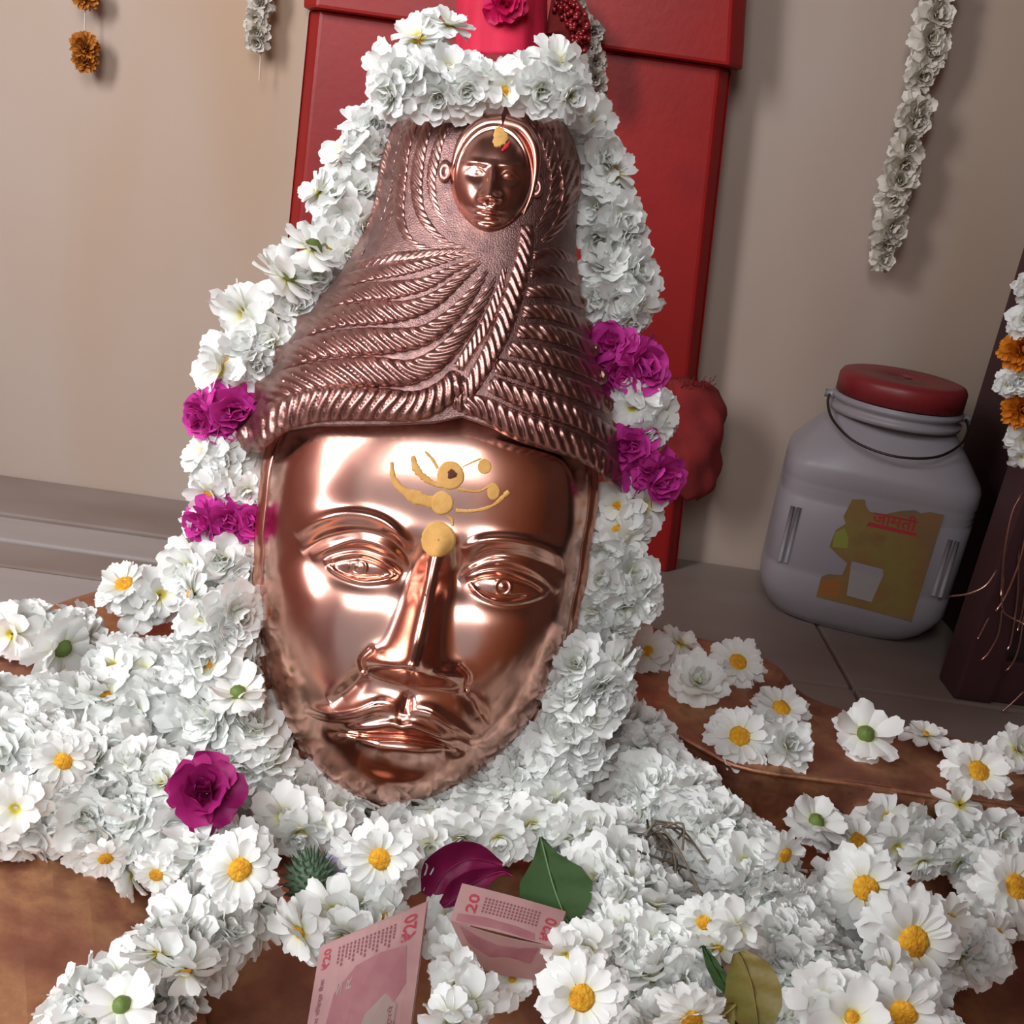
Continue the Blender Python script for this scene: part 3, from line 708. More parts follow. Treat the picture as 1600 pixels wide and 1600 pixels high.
def dome_mesh(name, r, h, z0, material, lumps=0.0, seed=1, down=False):
    rg = random.Random(seed); V = []; n1, n2 = 7, 16
    for i in range(n1):
        t = i / (n1 - 1) * math.pi / 2
        for k in range(n2):
            a = 2 * math.pi * k / n2; q = 1 + rg.uniform(-lumps, lumps)
            V.append((r * math.cos(t) * math.cos(a) * q, r * math.cos(t) * math.sin(a) * q, z0 + (-1 if down else 1) * h * math.sin(t) * q))
    me = bpy.data.meshes.new(name); me.from_pydata(V, [], grid_faces(n1, n2, close_m=True))
    me.polygons.foreach_set('use_smooth', [True] * len(me.polygons)); me.materials.append(material); me.update()
    return me
def pom(seed, mt, name='chrysanthemum_petals'):
    return flower_mesh(name, seed, [(10, -14, -18, .95, .58, .08, -.05), (10, 10, -12, .95, .60, .07, 0), (9, 32, 0, .85, .56, .06, .03), (7, 54, 8, .72, .50, .05, .05), (5, 74, 15, .55, .42, .03, .06)], mt, 0.22, 0.3)
def loose_pom(seed, mt, name='chrysanthemum_petals'):
    return flower_mesh(name, seed, [(9, -8, -30, 1.0, .64, .08, -.04), (9, 20, -25, .98, .62, .07, 0), (6, 46, -18, .8, .54, .05, .04)], mt, 0.25, 0.25, 0.08)
def daisy(seed, mt, name='chrysanthemum_petals'):
    return flower_mesh(name, seed, [(15, -8, -12, .82, .40, .18, -.03), (14, 8, -14, .80, .39, .17, .01), (12, 24, -16, .62, .34, .18, .04)], mt, 0.14, 0.22)
def single(seed, mt, name='chrysanthemum_petals'):
    return flower_mesh(name, seed, [(14, 0, -16, .84, .40, .17, 0), (10, 14, -14, .7, .38, .16, .03)], mt, 0.14, 0.2)
def rose(seed, mt, name='rose_petals'):
    return flower_mesh(name, seed, [(6, 22, -35, 1.0, .95, .06, -.1), (6, 42, -25, .95, .95, .06, -.05), (5, 60, -10, .85, .85, .05, 0), (4, 72, 15, .7, .7, .04, .05), (3, 84, 30, .55, .5, .02, .1)], mt, 0.15, 0.35, notch=False)
def marig(seed, mt, name='marigold_petals'):
    return flower_mesh(name, seed, [(16, -50, 10, .8, .34, .2, -.1), (18, -20, 10, .8, .34, .2, -.05), (18, 8, 15, .8, .34, .2, 0), (16, 32, 20, .78, .34, .16, .02), (12, 56, 20, .7, .32, .1, .05), (8, 76, 15, .6, .3, .05, .1)], mt, 0.12, 0.5, rows=6)
W_ = M['white_petal']
MESH = {
    'pom': [pom(i, W_) for i in range(10, 16)],
    'loose': [loose_pom(i, W_) for i in range(20, 27)],
    'daisy': [daisy(i, W_) for i in range(30, 35)],
    'single': [single(i, W_) for i in range(36, 39)],
    'rose': [rose(i, M['rose_petal']) for i in range(40, 44)],
    'rosedark': [rose(i, M['rose_dark']) for i in range(44, 46)],
    'crimson': [rose(i, M['crimson_petal']) for i in range(46, 48)],
    'marigold': [marig(i, M['marigold']) for i in range(50, 53)],
    'marigold_dry': [marig(i, M['marigold_dry']) for i in range(53, 55)],
    'dry': [pom(i, M['dry_petal']) for i in range(60, 63)],
    'grey': [pom(i, M['grey_petal']) for i in range(64, 66)],
    'lilac': [loose_pom(68, M['lilac'])],
}
DISC = [dome_mesh('flower_disc', .30, .15, .03, M['disc'], .10, s) for s in (1, 2)]
DISC_S = [dome_mesh('flower_disc', .17, .12, .05, M['disc'], .12, s) for s in (3, 4)]
CALYX = [dome_mesh('flower_calyx', .27, .26, -.02, M['calyx'], .06, s, True) for s in (5, 6)]
NAMES = {'rose': 'rose', 'rosedark': 'rose', 'crimson': 'rose', 'marigold': 'marigold', 'marigold_dry': 'marigold', 'lilac': 'lilac_flower'}
def orient(dirv, spin):
    return Vector(dirv).to_track_quat('Z', 'Y') @ Quaternion((0, 0, 1), spin)
def put_flower(kind, loc, r, dirv, parent=None, name=None, parts=True):
    o = bpy.data.objects.new(name or NAMES.get(kind, 'chrysanthemum'), rng.choice(MESH[kind])); COL.objects.link(o)
    base = world_base(parent) if parent is not None else Vector((0, 0, 0))
    o.location = Vector(loc) - base; o.rotation_mode = 'QUATERNION'; o.rotation_quaternion = orient(dirv, rng.uniform(0, 6.28))
    o.scale = (r, r, r * rng.uniform(0.9, 1.1))
    if parent is not None: o.parent = parent
    if parts and kind in ('daisy', 'single', 'loose', 'pom'):
        toward = Vector(dirv).normalized().dot((CAM - Vector(loc)).normalized())
        if (kind in ('daisy', 'single') or (kind == 'loose' and rng.random() < 0.4)) and toward > -0.25:
            c = bpy.data.objects.new('flower_disc', rng.choice(DISC if kind in ('daisy', 'single') else DISC_S)); COL.objects.link(c); c.parent = o
        if toward < 0.45:
            c = bpy.data.objects.new('calyx', rng.choice(CALYX)); COL.objects.link(c); c.parent = o
    return o
def cdir(dx, dy, f=1.0):
    """facing direction: towards the viewer's side, turned right by dx and down by dy"""
    return (-FWD * f + RGT * dx - UPV * dy).normalized()

def rope(parent, path, z, rpx, fpx, step, ring=(-70, -15, 40, 85), kinds=('pom', 'pom', 'loose'), up=0.5, jit=0.25, plane='ground', zslope=0.0):
    """flowers strung along a path: clusters of flowers round the thread, facing outwards"""
    L = plen(path); n = max(2, int(L / step) + 1); c = spline(path, n)
    pts = []
    for k in range(n):
        px, py = c[k]
        pts.append(G(px, py, z + zslope * k / n) if plane == 'ground' else P(px, py, plane))
    for k in range(n):
        p = pts[k]; t = (pts[min(k + 1, n - 1)] - pts[max(k - 1, 0)]).normalized()
        d = depth(p); rm = rpx * d / FPX; fm = fpx * d / FPX
        v = (Vector((0, 0, 1)) * up + (CAM - p).normalized() * (1 - up)); v = (v - t * v.dot(t)).normalized(); b = t.cross(v)
        off = rng.uniform(-18, 18)
        for a in ring:
            a2 = R_(a + off + rng.uniform(-12, 12))
            nrm = v * math.cos(a2) + b * math.sin(a2)
            q = p + nrm * max(rm - fm * 0.45, 0) + t * rng.uniform(-0.5, 0.5) * step * d / FPX
            fd = nrm + t * rng.uniform(-jit, jit) * 2.6 + Vector((rng.uniform(-jit, jit), rng.uniform(-jit, jit), rng.uniform(-jit, jit)))
            kk = rng.choice(kinds); rr = fm * rng.uniform(0.88, 1.12)
            q.z = max(q.z, rr * 0.35)
            put_flower(kk, q, rr, fd, parent)
def at(parent, lst, d=None, z=None):
    for it in lst:
        kind, px, py, r, dx, dy = it[:6]
        ff = 1.0
        if kind.startswith('back_'): kind = kind[5:]; ff = -0.45       # turned away: the green calyx shows
        p = P(px, py, it[6] if len(it) > 6 else d) if z is None else G(px, py, it[6] if len(it) > 6 else z)
        put_flower(kind, p, r * depth(p) / FPX, cdir(dx, dy, ff), parent)

# ---- the garland hung on the mask, flower by flower from the crown down both sides
DG = DM + 0.012
mg = thing('mask_garland', P(770, 110, DG), 'thick white chrysanthemum garland with magenta roses hung around the copper mask', 'garland')
crown = DM - 0.055
at(mg, [  # crown
    ('loose', 655, 62, 52, -.4, -.5), ('loose', 700, 40, 42, .3, -1.2), ('loose', 612, 118, 56, -.8, 0), ('pom', 640, 120, 58, -.3, .1), ('loose', 665, 135, 58, 0, .5),
    ('loose', 700, 112, 54, .2, -.1), ('loose', 735, 122, 48, .1, -.5), ('pom', 730, 140, 52, .1, .6), ('loose', 775, 122, 48, .3, -.6), ('loose', 790, 142, 46, -.2, .6),
    ('loose', 825, 122, 48, .4, -.1), ('loose', 868, 98, 48, .5, -.6), ('loose', 880, 118, 50, .8, .1), ('pom', 845, 142, 48, .2, .7), ('pom', 685, 150, 44, 0, .8), ('pom', 612, 150, 46, -.7, .5), ('pom', 890, 150, 44, .6, .6)], crown)
at(mg, [  # left side
    ('pom', 590, 200, 46, -.2, .2), ('loose', 570, 200, 54, -.4, -.7), ('loose', 545, 235, 52, -1, 0), ('daisy', 580, 250, 50, .3, 1.2), ('pom', 595, 235, 44, 0, .2),
    ('loose', 530, 305, 60, -.5, -.9), ('pom', 540, 345, 56, -.1, .7), ('pom', 570, 355, 46, .4, .3), ('loose', 500, 300, 44, -1.0, -.4), ('pom', 565, 300, 46, .3, 0),
    ('back_loose', 488, 388, 54, -.6, .9, DG - .015), ('loose', 520, 385, 48, .1, .9), ('pom', 545, 395, 42, .4, .5), ('back_loose', 448, 432, 58, -.7, .9, DG - .015), ('pom', 470, 455, 50, .2, .6), ('pom', 495, 430, 44, .5, .4),
    ('loose', 385, 490, 60, -.7, .8), ('loose', 430, 490, 50, .2, .5), ('pom', 425, 530, 50, -.1, .2), ('pom', 460, 480, 42, .4, 0),
    ('loose', 345, 575, 58, -.7, .1), ('daisy', 365, 570, 58, .1, .7), ('pom', 400, 565, 46, .3, .5), ('pom', 390, 545, 46, -.2, -.4), ('loose', 380, 600, 36, .2, .9),
    ('rose', 325, 648, 44, -.9, .3), ('rose', 368, 642, 52, .25, .2), ('rose', 352, 668, 40, 0, 1),
    ('loose', 325, 705, 50, -.6, -.4), ('loose', 365, 712, 50, .3, .2), ('daisy', 335, 745, 54, -.5, .5), ('loose', 375, 750, 46, .4, .4), ('pom', 350, 725, 44, 0, 0), ('loose', 330, 770, 46, -.6, .8), ('pom', 385, 765, 34, .4, .6),
    ('rose', 325, 815, 42, -.5, .3), ('rose', 362, 812, 44, .1, .2), ('rose', 396, 815, 38, .4, .1), ('pom', 302, 818, 26, -.8, .2),
    ('pom', 300, 890, 60, -.5, .1), ('pom', 350, 880, 62, .1, -.2), ('pom', 380, 895, 50, .3, .2), ('loose', 330, 920, 56, -.1, .8), ('pom', 375, 925, 46, .3, .6), ('loose', 395, 860, 34, .4, -.5)], DG)
at(mg, [  # right side
    ('pom', 905, 190, 52, .1, -.2), ('loose', 925, 195, 50, .6, .3), ('loose', 915, 225, 44, .2, 1), ('pom', 940, 250, 50, .4, .2), ('loose', 960, 270, 48, .9, -.3), ('loose', 940, 300, 50, .1, -.8),
    ('pom', 930, 330, 50, -.3, .2), ('pom', 965, 345, 54, .6, .4), ('pom', 935, 370, 48, -.1, .8), ('pom', 975, 370, 44, .8, .8),
    ('pom', 950, 420, 56, -.2, -.6), ('pom', 985, 430, 58, .8, 0), ('pom', 965, 465, 58, .2, .8), ('loose', 995, 480, 48, .9, .7), ('pom', 935, 465, 46, -.3, .5), ('pom', 985, 500, 36, .4, 1),
    ('rose', 955, 540, 46, -.3, -.2), ('rose', 1000, 572, 52, .6, .2), ('rose', 970, 580, 42, 0, .6),
    ('loose', 990, 635, 46, -.3, .2), ('loose', 1030, 650, 46, .7, .3), ('loose', 1010, 625, 40, .2, -.3), ('pom', 1015, 675, 40, .3, .9),
    ('rose', 985, 700, 48, -.3, 0), ('rose', 1025, 745, 52, .7, .4), ('rose', 1000, 740, 44, 0, .6),
    ('loose', 965, 790, 48, -.3, .2), ('loose', 1005, 790, 50, .7, .2), ('daisy', 968, 835, 54, .1, -.2), ('loose', 985, 840, 46, .7, .5), ('pom', 950, 860, 44, -.3, .6),
    ('pom', 945, 905, 54, -.3, -.1), ('pom', 985, 900, 58, .7, -.2), ('pom', 970, 945, 58, .3, .7), ('pom', 930, 955, 48, -.3, .4), ('pom', 1000, 940, 44, .8, .4),
    ('pom', 925, 1000, 48, -.2, .4), ('pom', 960, 985, 44, .4, .8)], DG)
# its lower ends, running down to the tray on either side of the chin
rope(mg, [(340, 950), (335, 1020), (345, 1090), (378, 1150), (412, 1215), (470, 1265), (530, 1290)], 0, 62, 54, 46, ring=(-80, -25, 25, 75), plane=DM - 0.01, up=0.1, kinds=('pom', 'pom', 'loose', 'daisy'))
rope(mg, [(925, 1040), (915, 1090), (895, 1150), (845, 1215), (780, 1265), (710, 1300), (640, 1310)], 0, 60, 52, 42, ring=(-80, -25, 25, 75), plane=DM - 0.01, up=0.1, kinds=('pom', 'pom', 'pom', 'loose'))
at(mg, [('back_loose', 372, 1084, 48, .1, .9, DM - .045), ('daisy', 385, 962, 38, .6, -.2, DM - .02)], DM)

# ---- heaped garlands on the left
lg1 = thing('flower_garland', G(100, 1010, 0), 'white garland at the far left beneath the grey marble steps, topmost of the heap', 'garland')
rope(lg1, [(-30, 998), (40, 992), (105, 1005), (165, 1045), (235, 1060)], 0.04, 46, 50, 46, ring=(-70, -10, 50))
at(lg1, [('daisy', 195, 915, 52, -.1, -.9, .075), ('loose', 220, 945, 48, .3, -.5, .06), ('loose', 250, 930, 46, .6, -.3, .07), ('back_loose', 96, 1012, 56, -.8, -.5, .075), ('loose', 20, 990, 48, -.2, .2, .06)], z=.06)
lg2 = thing('flower_garland', G(100, 1110, 0), 'white garland crossing the left edge towards the mask cheek, second row of the heap', 'garland')
rope(lg2, [(-30, 1125), (60, 1120), (150, 1118), (230, 1118), (300, 1125)], 0.05, 56, 54, 48, ring=(-85, -35, 15, 65), kinds=('pom', 'loose', 'loose'))
rope(lg2, [(190, 1060), (245, 1072), (290, 1090)], 0.05, 60, 54, 48, ring=(-60, 0, 60))
lg3 = thing('flower_garland', G(100, 1200, 0), 'white garland with pale yellow hearts left of the dark magenta rose', 'garland')
rope(lg3, [(-30, 1185), (50, 1190), (130, 1200), (200, 1215), (255, 1245)], 0.06, 62, 58, 48, ring=(-85, -35, 15, 65), kinds=('pom', 'loose', 'pom', 'loose'))
at(lg3, [('daisy', 100, 1188, 50, .3, .2, .10)], z=.09)
lg4 = thing('flower_garland', G(100, 1290, 0), 'white garland lying along the top edge of the bare copper at lower left', 'garland')
rope(lg4, [(-30, 1285), (50, 1275), (130, 1275), (200, 1290), (265, 1300)], 0.05, 58, 54, 46, ring=(-80, -30, 20, 70), kinds=('loose', 'loose', 'pom'))
rope(lg4, [(175, 1320), (225, 1345), (275, 1345)], 0.04, 48, 46, 44, ring=(-60, 0, 60), kinds=('loose', 'pom', 'daisy'))
at(lg4, [('loose', 25, 1262, 50, .5, 0, .09), ('daisy', 245, 1365, 40, 0, .4, .07), ('single', 165, 1340, 38, .4, .5, .06)], z=.08)
lg5 = thing('flower_garland', G(330, 1420, 0), 'white garland running down to the bottom left with one large yellow-hearted bloom', 'garland')
rope(lg5, [(300, 1350), (360, 1370), (355, 1425), (320, 1465), (265, 1510), (200, 1560), (130, 1605)], 0.05, 70, 62, 50, ring=(-85, -35, 15, 65), kinds=('pom', 'pom', 'loose'))
at(lg5, [('daisy', 375, 1358, 66, .25, -.3, .11), ('loose', 250, 1490, 58, -.3, .9, .095), ('loose', 290, 1515, 56, .2, 1.0, .09), ('back_loose', 190, 1572, 54, -.2, .9, .095), ('loose', 110, 1600, 44, -.8, .2, .06)], z=.10)

# ---- garlands on the right
rg1 = thing('flower_garland', G(1110, 1300, 0), 'broad white garland running from the mask cheek down to the bottom right', 'garland')
rope(rg1, [(962, 1180), (995, 1230), (1045, 1275), (1100, 1320), (1152, 1370), (1192, 1430), (1230, 1500), (1250, 1570), (1255, 1630)], 0.04, 82, 54, 44, ring=(-80, -48, -16, 16, 48, 80), kinds=('pom', 'pom', 'pom', 'loose'))
at(rg1, [('single', 1225, 1335, 42, .5, .2, .08), ('daisy', 1100, 1440, 46, -.2, .1, .085), ('loose', 1150, 1450, 50, 0, .3, .09), ('loose', 1120, 1480, 46, 0, .8, .08)], z=.08)
rg2 = thing('flower_garland', G(1000, 1470, 0), 'white garland beside the green leaf running to the bottom edge', 'garland')
rope(rg2, [(935, 1345), (960, 1395), (985, 1445), (1010, 1495), (1035, 1550), (1050, 1620)], 0.05, 84, 60, 44, ring=(-90, -45, 0, 45, 90), kinds=('pom', 'pom', 'pom', 'loose'))
at(rg2, [('daisy', 908, 1558, 74, .05, -.25, .10), ('daisy', 1080, 1590, 62, .1, .5, .11), ('loose', 885, 1490, 44, -.4, .2, .07), ('loose', 920, 1480, 46, -.2, .1, .07)], z=.10)
rg3 = thing('flower_garland', G(1420, 1480, 0), 'white garland with big orange-yellow hearts at the lower right', 'garland')
rope(rg3, [(1330, 1420), (1390, 1450), (1450, 1480), (1520, 1480)], 0.03, 60, 56, 50, ring=(-70, -10, 50), kinds=('pom', 'loose'))
rope(rg3, [(1310, 1560), (1370, 1540), (1420, 1560), (1440, 1620)], 0.03, 62, 58, 50, ring=(-70, -10, 50), kinds=('pom', 'loose'))
at(rg3, [('daisy', 1352, 1388, 72, -.05, -.35, .06), ('daisy', 1425, 1470, 88, .1, -.2, .075), ('single', 1480, 1440, 50, .3, .1, .07), ('single', 1555, 1462, 42, .4, -.2, .05), ('daisy', 1410, 1580, 76, -.2, .1, .085), ('loose', 1330, 1590, 76, -.1, -.7, .08), ('loose', 1290, 1560, 60, -.3, -.2, .08), ('loose', 1390, 1520, 48, .3, -.2, .075), ('pom', 1500, 1500, 50, .5, .3, .04), ('pom', 1460, 1520, 50, .2, .6, .05)], z=.07)
rg4 = thing('flower_garland', G(1450, 1320, 0), 'thin white garland lying in the copper channel at the right', 'garland')
at(rg4, [('back_loose', 1275, 1285, 48, -.1, .8, .05), ('pom', 1300, 1300, 40, .2, .1), ('single', 1340, 1315, 46, .1, -.7), ('loose', 1385, 1280, 50, .1, -.5), ('loose', 1400, 1320, 46, -.1, .3), ('loose', 1430, 1290, 44, .5, .1), ('pom', 1465, 1320, 48, 0, 0), ('pom', 1510, 1315, 48, 0, -.2), ('pom', 1500, 1345, 40, .1, .5), ('pom', 1560, 1310, 54, 0, -.3), ('pom', 1600, 1310, 54, 0, -.2),
         ('daisy', 1585, 1385, 70, .2, -.4, .06), ('pom', 1550, 1370, 56, -.2, .1), ('pom', 1600, 1420, 64, .1, .4), ('loose', 1545, 1400, 46, -.6, .6), ('pom', 1440, 1345, 38, .1, .6), ('pom', 1540, 1345, 44, 0, .3)], z=.035)
# ---- short strand below the chin
cg = thing('flower_garland', G(560, 1400, 0), 'white strand below the chin behind the folded banknotes', 'garland')
at(cg, [('daisy', 595, 1340, 64, -.1, .0, .09), ('loose', 560, 1340, 50, -.5, .1), ('pom', 625, 1355, 52, .4, .3), ('loose', 500, 1290, 50, 0, -.2), ('loose', 445, 1275, 56, -.4, .1), ('pom', 470, 1300, 48, .1, .4),
        ('loose', 525, 1420, 62, -.2, .2), ('pom', 570, 1415, 60, .2, -.1), ('loose', 470, 1455, 56, -.7, .3), ('pom', 540, 1460, 54, -.1, .6), ('loose', 600, 1430, 44, .5, .1),
        ('pom', 720, 1310, 52, 0, .2), ('pom', 780, 1310, 52, .1, .2), ('pom', 830, 1290, 52, .2, .1), ('pom', 870, 1250, 54, .3, .1), ('pom', 880, 1300, 48, .2, .5), ('pom', 670, 1320, 44, 0, .2),
        ('loose', 700, 1430, 40, .1, -.1, .04), ('loose', 712, 1500, 44, 0, .0, .04), ('pom', 716, 1535, 52, .2, .1), ('loose', 735, 1570, 58, .4, .4), ('loose', 705, 1590, 52, .1, .6), ('single', 720, 1605, 50, .2, .8), ('loose', 700, 1470, 40, .2, -.3, .04),
        ('single', 885, 1480, 44, .3, .3), ('loose', 800, 1530, 42, .1, -.7, .03)], z=.06)

# ---- loose blooms lying on the copper flange and in the channel
loose = [
    ('daisy', 1152, 1036, 50, .05, -.3, ZF + .012, 'white daisy-like bloom with orange heart, farthest back on the copper flange'),
    ('pom', 1090, 1065, 52, -.1, -.1, ZF + .014, 'ruffled white bloom beside the farthest orange-hearted bloom on the flange'),
    ('loose', 1012, 1018, 46, -.2, -.2, ZF + .012, 'pale faded bloom on the flange nearest the mask garland'),
    ('loose', 1062, 1005, 36, .6, -.6, ZF + .010, 'small cream bud-like bloom at the back rim of the flange'),
    ('daisy', 1220, 1108, 50, .1, -.6, ZF + .010, 'white bloom with flat orange heart behind the cluster of three on the flange'),
    ('daisy', 1155, 1152, 58, -.1, -.25, ZF + .012, 'large white bloom with a stray petal across its orange heart on the flange'),
    ('pom', 1230, 1165, 48, .1, .1, ZF + .012, 'small ruffled white bloom at front of the cluster of three on the flange'),
    ('loose', 1352, 1148, 52, .1, 1.2, ZF + .016, 'white bloom turned over showing its green calyx on the flange'),
    ('loose', 1445, 1148, 34, .4, -1.6, ZF + .008, 'flattened white petals lying alone at the back edge of the flange'),
    ('daisy', 1527, 1206, 60, .02, -.2, ZF + .012, 'wide open white bloom with round orange heart on the right flange'),
    ('pom', 1590, 1172, 44, .3, -.2, ZF + .012, 'white bloom cut by the right edge behind the open orange-hearted one'),
    ('loose', 1500, 1258, 42, .2, -.8, ZF + .004, 'crumpled white bloom on the flange lip above the magenta petal'),
]
for kind, px, py, r, dx, dy, z, lab in loose:
    p = G(px, py, z); o = put_flower(kind, p, r * depth(p) / FPX, (cdir(dx, dy) * 0.75 + Vector((0, 0, 0.45))) if py != 1148 or px != 1352 else cdir(.05, .55, -.8))
    tag(o, lab, 'flower', 'loose blooms on the copper flange')

# ---- roses and petals
def single_rose(kind, px, py, r, z, dx, dy, label):
    p = G(px, py, z); o = put_flower(kind, p, r * depth(p) / FPX, cdir(dx, dy)); tag(o, label, 'rose'); return o
single_rose('rosedark', 322, 1238, 62, .09, .2, -.5, 'dark magenta rose lying among white flowers left of the chin')
single_rose('rosedark', 1470, 1290, 44, .02, .1, -.5, 'dark magenta rose petals half hidden in the copper channel at right')
def leaf_obj(name, outline_c, width, z0, z1, material, label, cat, d=None, curl=0.1, n=16, veins=True, vein_mat=None, dd=0.0):
    """broad leaf: mid-rib path in pixels at given depth, width profile"""
    c = spline(outline_c, n)
    base = P(*c[0], d); t = thing(name, base, label, cat)
    V = []; NC = 9
    tg = np.gradient(c, axis=0); tg /= np.linalg.norm(tg, axis=1)[:, None]; nr = np.stack([-tg[:, 1], tg[:, 0]], 1)
    hw = np.interp(np.linspace(0, 1, n), np.linspace(0, 1, len(width)), width)
    rows = []
    for i in range(n):
        for j in range(NC):
            u = j / (NC - 1) * 2 - 1
            q = c[i] + nr[i] * hw[i] * u
            V.append(P(q[0], q[1], d + dd * i / n - curl * hw[i] / FPX * u * u * 0.6 + 0.0008 * math.sin(i * 1.3 + j)))
    F = grid_faces(n, NC); nv = len(V)
    V2 = [v + FWD * 0.0006 for v in V]
    F = F + [tuple(nv + k for k in f[::-1]) for f in F]
    link_mesh('blade', V + V2, F, material, t)
    tube('midrib', [P(q[0], q[1], d + dd * i / n - 0.0006) for i, q in enumerate(c)], 0.0006, vein_mat or material, t, 5)
    return t
M['leaf_vein'] = mat('pale_leaf_vein', [(0.10, 0.19, 0.07)], scale=30, rough=0.5)
leaf_obj('bel_leaf', [(893, 1452), (878, 1420), (862, 1375), (845, 1308)], [10, 48, 60, 50, 20, 2], 0, 0, M['leaf'], 'dark green leaf standing behind the smaller banknote', 'leaf', d=0.56, dd=0.02, vein_mat=M['leaf_vein'])
leaf_obj('dried_leaf', [(1185, 1610), (1180, 1570), (1172, 1530), (1155, 1488)], [20, 42, 45, 36, 10], 0, 0, M['leaf_olive'], 'olive brown leaf upright at the bottom edge among white flowers', 'leaf', d=0.475, dd=0.01)
leaf_obj('green_leaf', [(1105, 1640), (1120, 1600), (1150, 1570)], [30, 36, 26, 4], 0, 0, M['leaf_olive'], 'small olive green leaf lying at the bottom edge before the brown leaf', 'leaf', d=0.462, dd=0.004)
leaf_obj('narrow_leaf', [(1145, 1560), (1120, 1520), (1098, 1478)], [4, 12, 10, 2], 0, 0, M['leaf'], 'narrow dark leaf tucked beside the olive brown leaf', 'leaf', d=0.49, dd=0.01)
# broad magenta petals
leaf_obj('rose_petal', [(672, 1402), (695, 1365), (735, 1342), (785, 1352)], [16, 36, 34, 22, 4], 0, 0, M['rose_dark'], 'large curled magenta rose petal behind the folded banknotes', 'petal', d=0.585, dd=0.01, curl=0.7)
leaf_obj('rose_petal', [(690, 1415), (730, 1385), (780, 1362), (800, 1368)], [6, 20, 20, 8, 2], 0, 0, M['rose_dark'], 'lower deep magenta petal touching the smaller banknote', 'petal', d=0.575, dd=0.01, curl=0.7)
# spiky green fruit
sp = G(483, 1378, .055); r = 46 * depth(sp) / FPX
th = thing('spiky_fruit', (sp.x, sp.y, sp.z - r * .9), 'spiky grey-green seed pod among white flowers below the chin', 'fruit')
bmv = []; bmf = []
n1, n2 = 14, 20
for i in range(n1):
    t_ = math.pi * i / (n1 - 1)
    for kx in range(n2):
        a = 2 * math.pi * kx / n2; q = r * 0.8
        bmv.append(sp + Vector((math.sin(t_) * math.cos(a) * q * 0.85, math.sin(t_) * math.sin(a) * q * .85, math.cos(t_) * q * 1.1)))
link_mesh('pod_body', bmv, grid_faces(n1, n2, close_m=True), M['thistle'], th)
sv = []; sfc = []
for i in range(150):
    zc = 1 - 2 * (i + .5) / 150; a = i * 2.39996; s0 = math.sqrt(1 - zc * zc)
    nv_ = Vector((s0 * math.cos(a), s0 * math.sin(a), zc)); q = sp + Vector((nv_.x * r * .68, nv_.y * r * .68, nv_.z * r * .88))
    v, f = tube_vf([q, q + nv_ * r * 0.32 + Vector((0, 0, 0.002))], [r * .07, r * .008], 5); o0 = len(sv); sv += v; sfc += [tuple(x + o0 for x in ff) for ff in f]
tag(link_mesh('spines', sv, sfc, M['thistle'], th), kind='stuff')
# lilac bloom tucked beside it
p = G(520, 1368, .05); o = put_flower('lilac', p, 34 * depth(p) / FPX, cdir(.2, -.3)); tag(o, 'withered lilac bloom beside the spiky green pod', 'flower')
# dry stalks
dt = thing('dry_stalks', G(1030, 1330, .01), 'tangle of dry brown stalks between the two white garlands', 'twigs')
for i in range(16):
    a = G(1010 + rng.uniform(-25, 30), 1300 + rng.uniform(-20, 30), .075 + rng.uniform(-.01, .02)); b = G(1070 + rng.uniform(-50, 40), 1370 + rng.uniform(-60, 40), .06 + rng.uniform(-.015, .02))
    mid = (a + b) / 2 + Vector((rng.uniform(-.008, .008), rng.uniform(-.008, .008), rng.uniform(0, .012)))
    tube('stalk', spline([tuple(a), tuple(mid), tuple(b)], 8), 0.0008, M['twig'], dt, 5)

# ------------------------------------------------------------------ banknotes
def panel(name, corners, material, parent, thick=0.0005, bow=0.0, n=10):
    """bowed sheet through four 3-D corners (tl, tr, br, bl), with thickness; returns object and a point function"""
    tl, tr, br, bl = [Vector(c) for c in corners]
    nrm = (tr - tl).cross(bl - tl).normalized()
    if nrm.dot(CAM - tl) < 0: nrm = -nrm
    def f(u, v, off=0.0):
        p = (tl * (1 - u) + tr * u) * (1 - v) + (bl * (1 - u) + br * u) * v
        return p + nrm * (bow * math.sin(math.pi * u) * (1 - 0.4 * v) + off)
    V = [f(i / (n - 1), j / (n - 1)) for i in range(n) for j in range(n)]
    V += [f(i / (n - 1), j / (n - 1), -thick) for i in range(n) for j in range(n)]
    F = grid_faces(n, n); k = n * n; F += [tuple(k + x for x in q[::-1]) for q in F]
    rim = [(i, 0) for i in range(n)] + [(n - 1, j) for j in range(1, n)] + [(i, n - 1) for i in range(n - 2, -1, -1)] + [(0, j) for j in range(n - 2, 0, -1)]
    rid = [a * n + b for a, b in rim]
    for a in range(len(rid)):
        b = (a + 1) % len(rid); F.append((rid[a], rid[b], k + rid[b], k + rid[a]))
    return link_mesh(name, V, F, material, parent, smooth=False), f
def print_text(parent, f, s, u0, v0, du, dv, material, off=0.0003, name='lettering', rot=0):
    """letters laid on a panel: u0,v0 the lower left start; du along the line, dv the letter height (panel fractions)"""
    a, fs, wd = text_tris(s)
    if len(a) == 0: return
    V = []
    for x, y in a:
        if rot == 0: V.append(f(u0 + x / wd * du, v0 - y * dv, off))
        else: V.append(f(u0 + dv - y * dv, v0 - x / wd * du, off))     # reads upwards
    link_mesh(name, V, fs, material, parent, smooth=False)
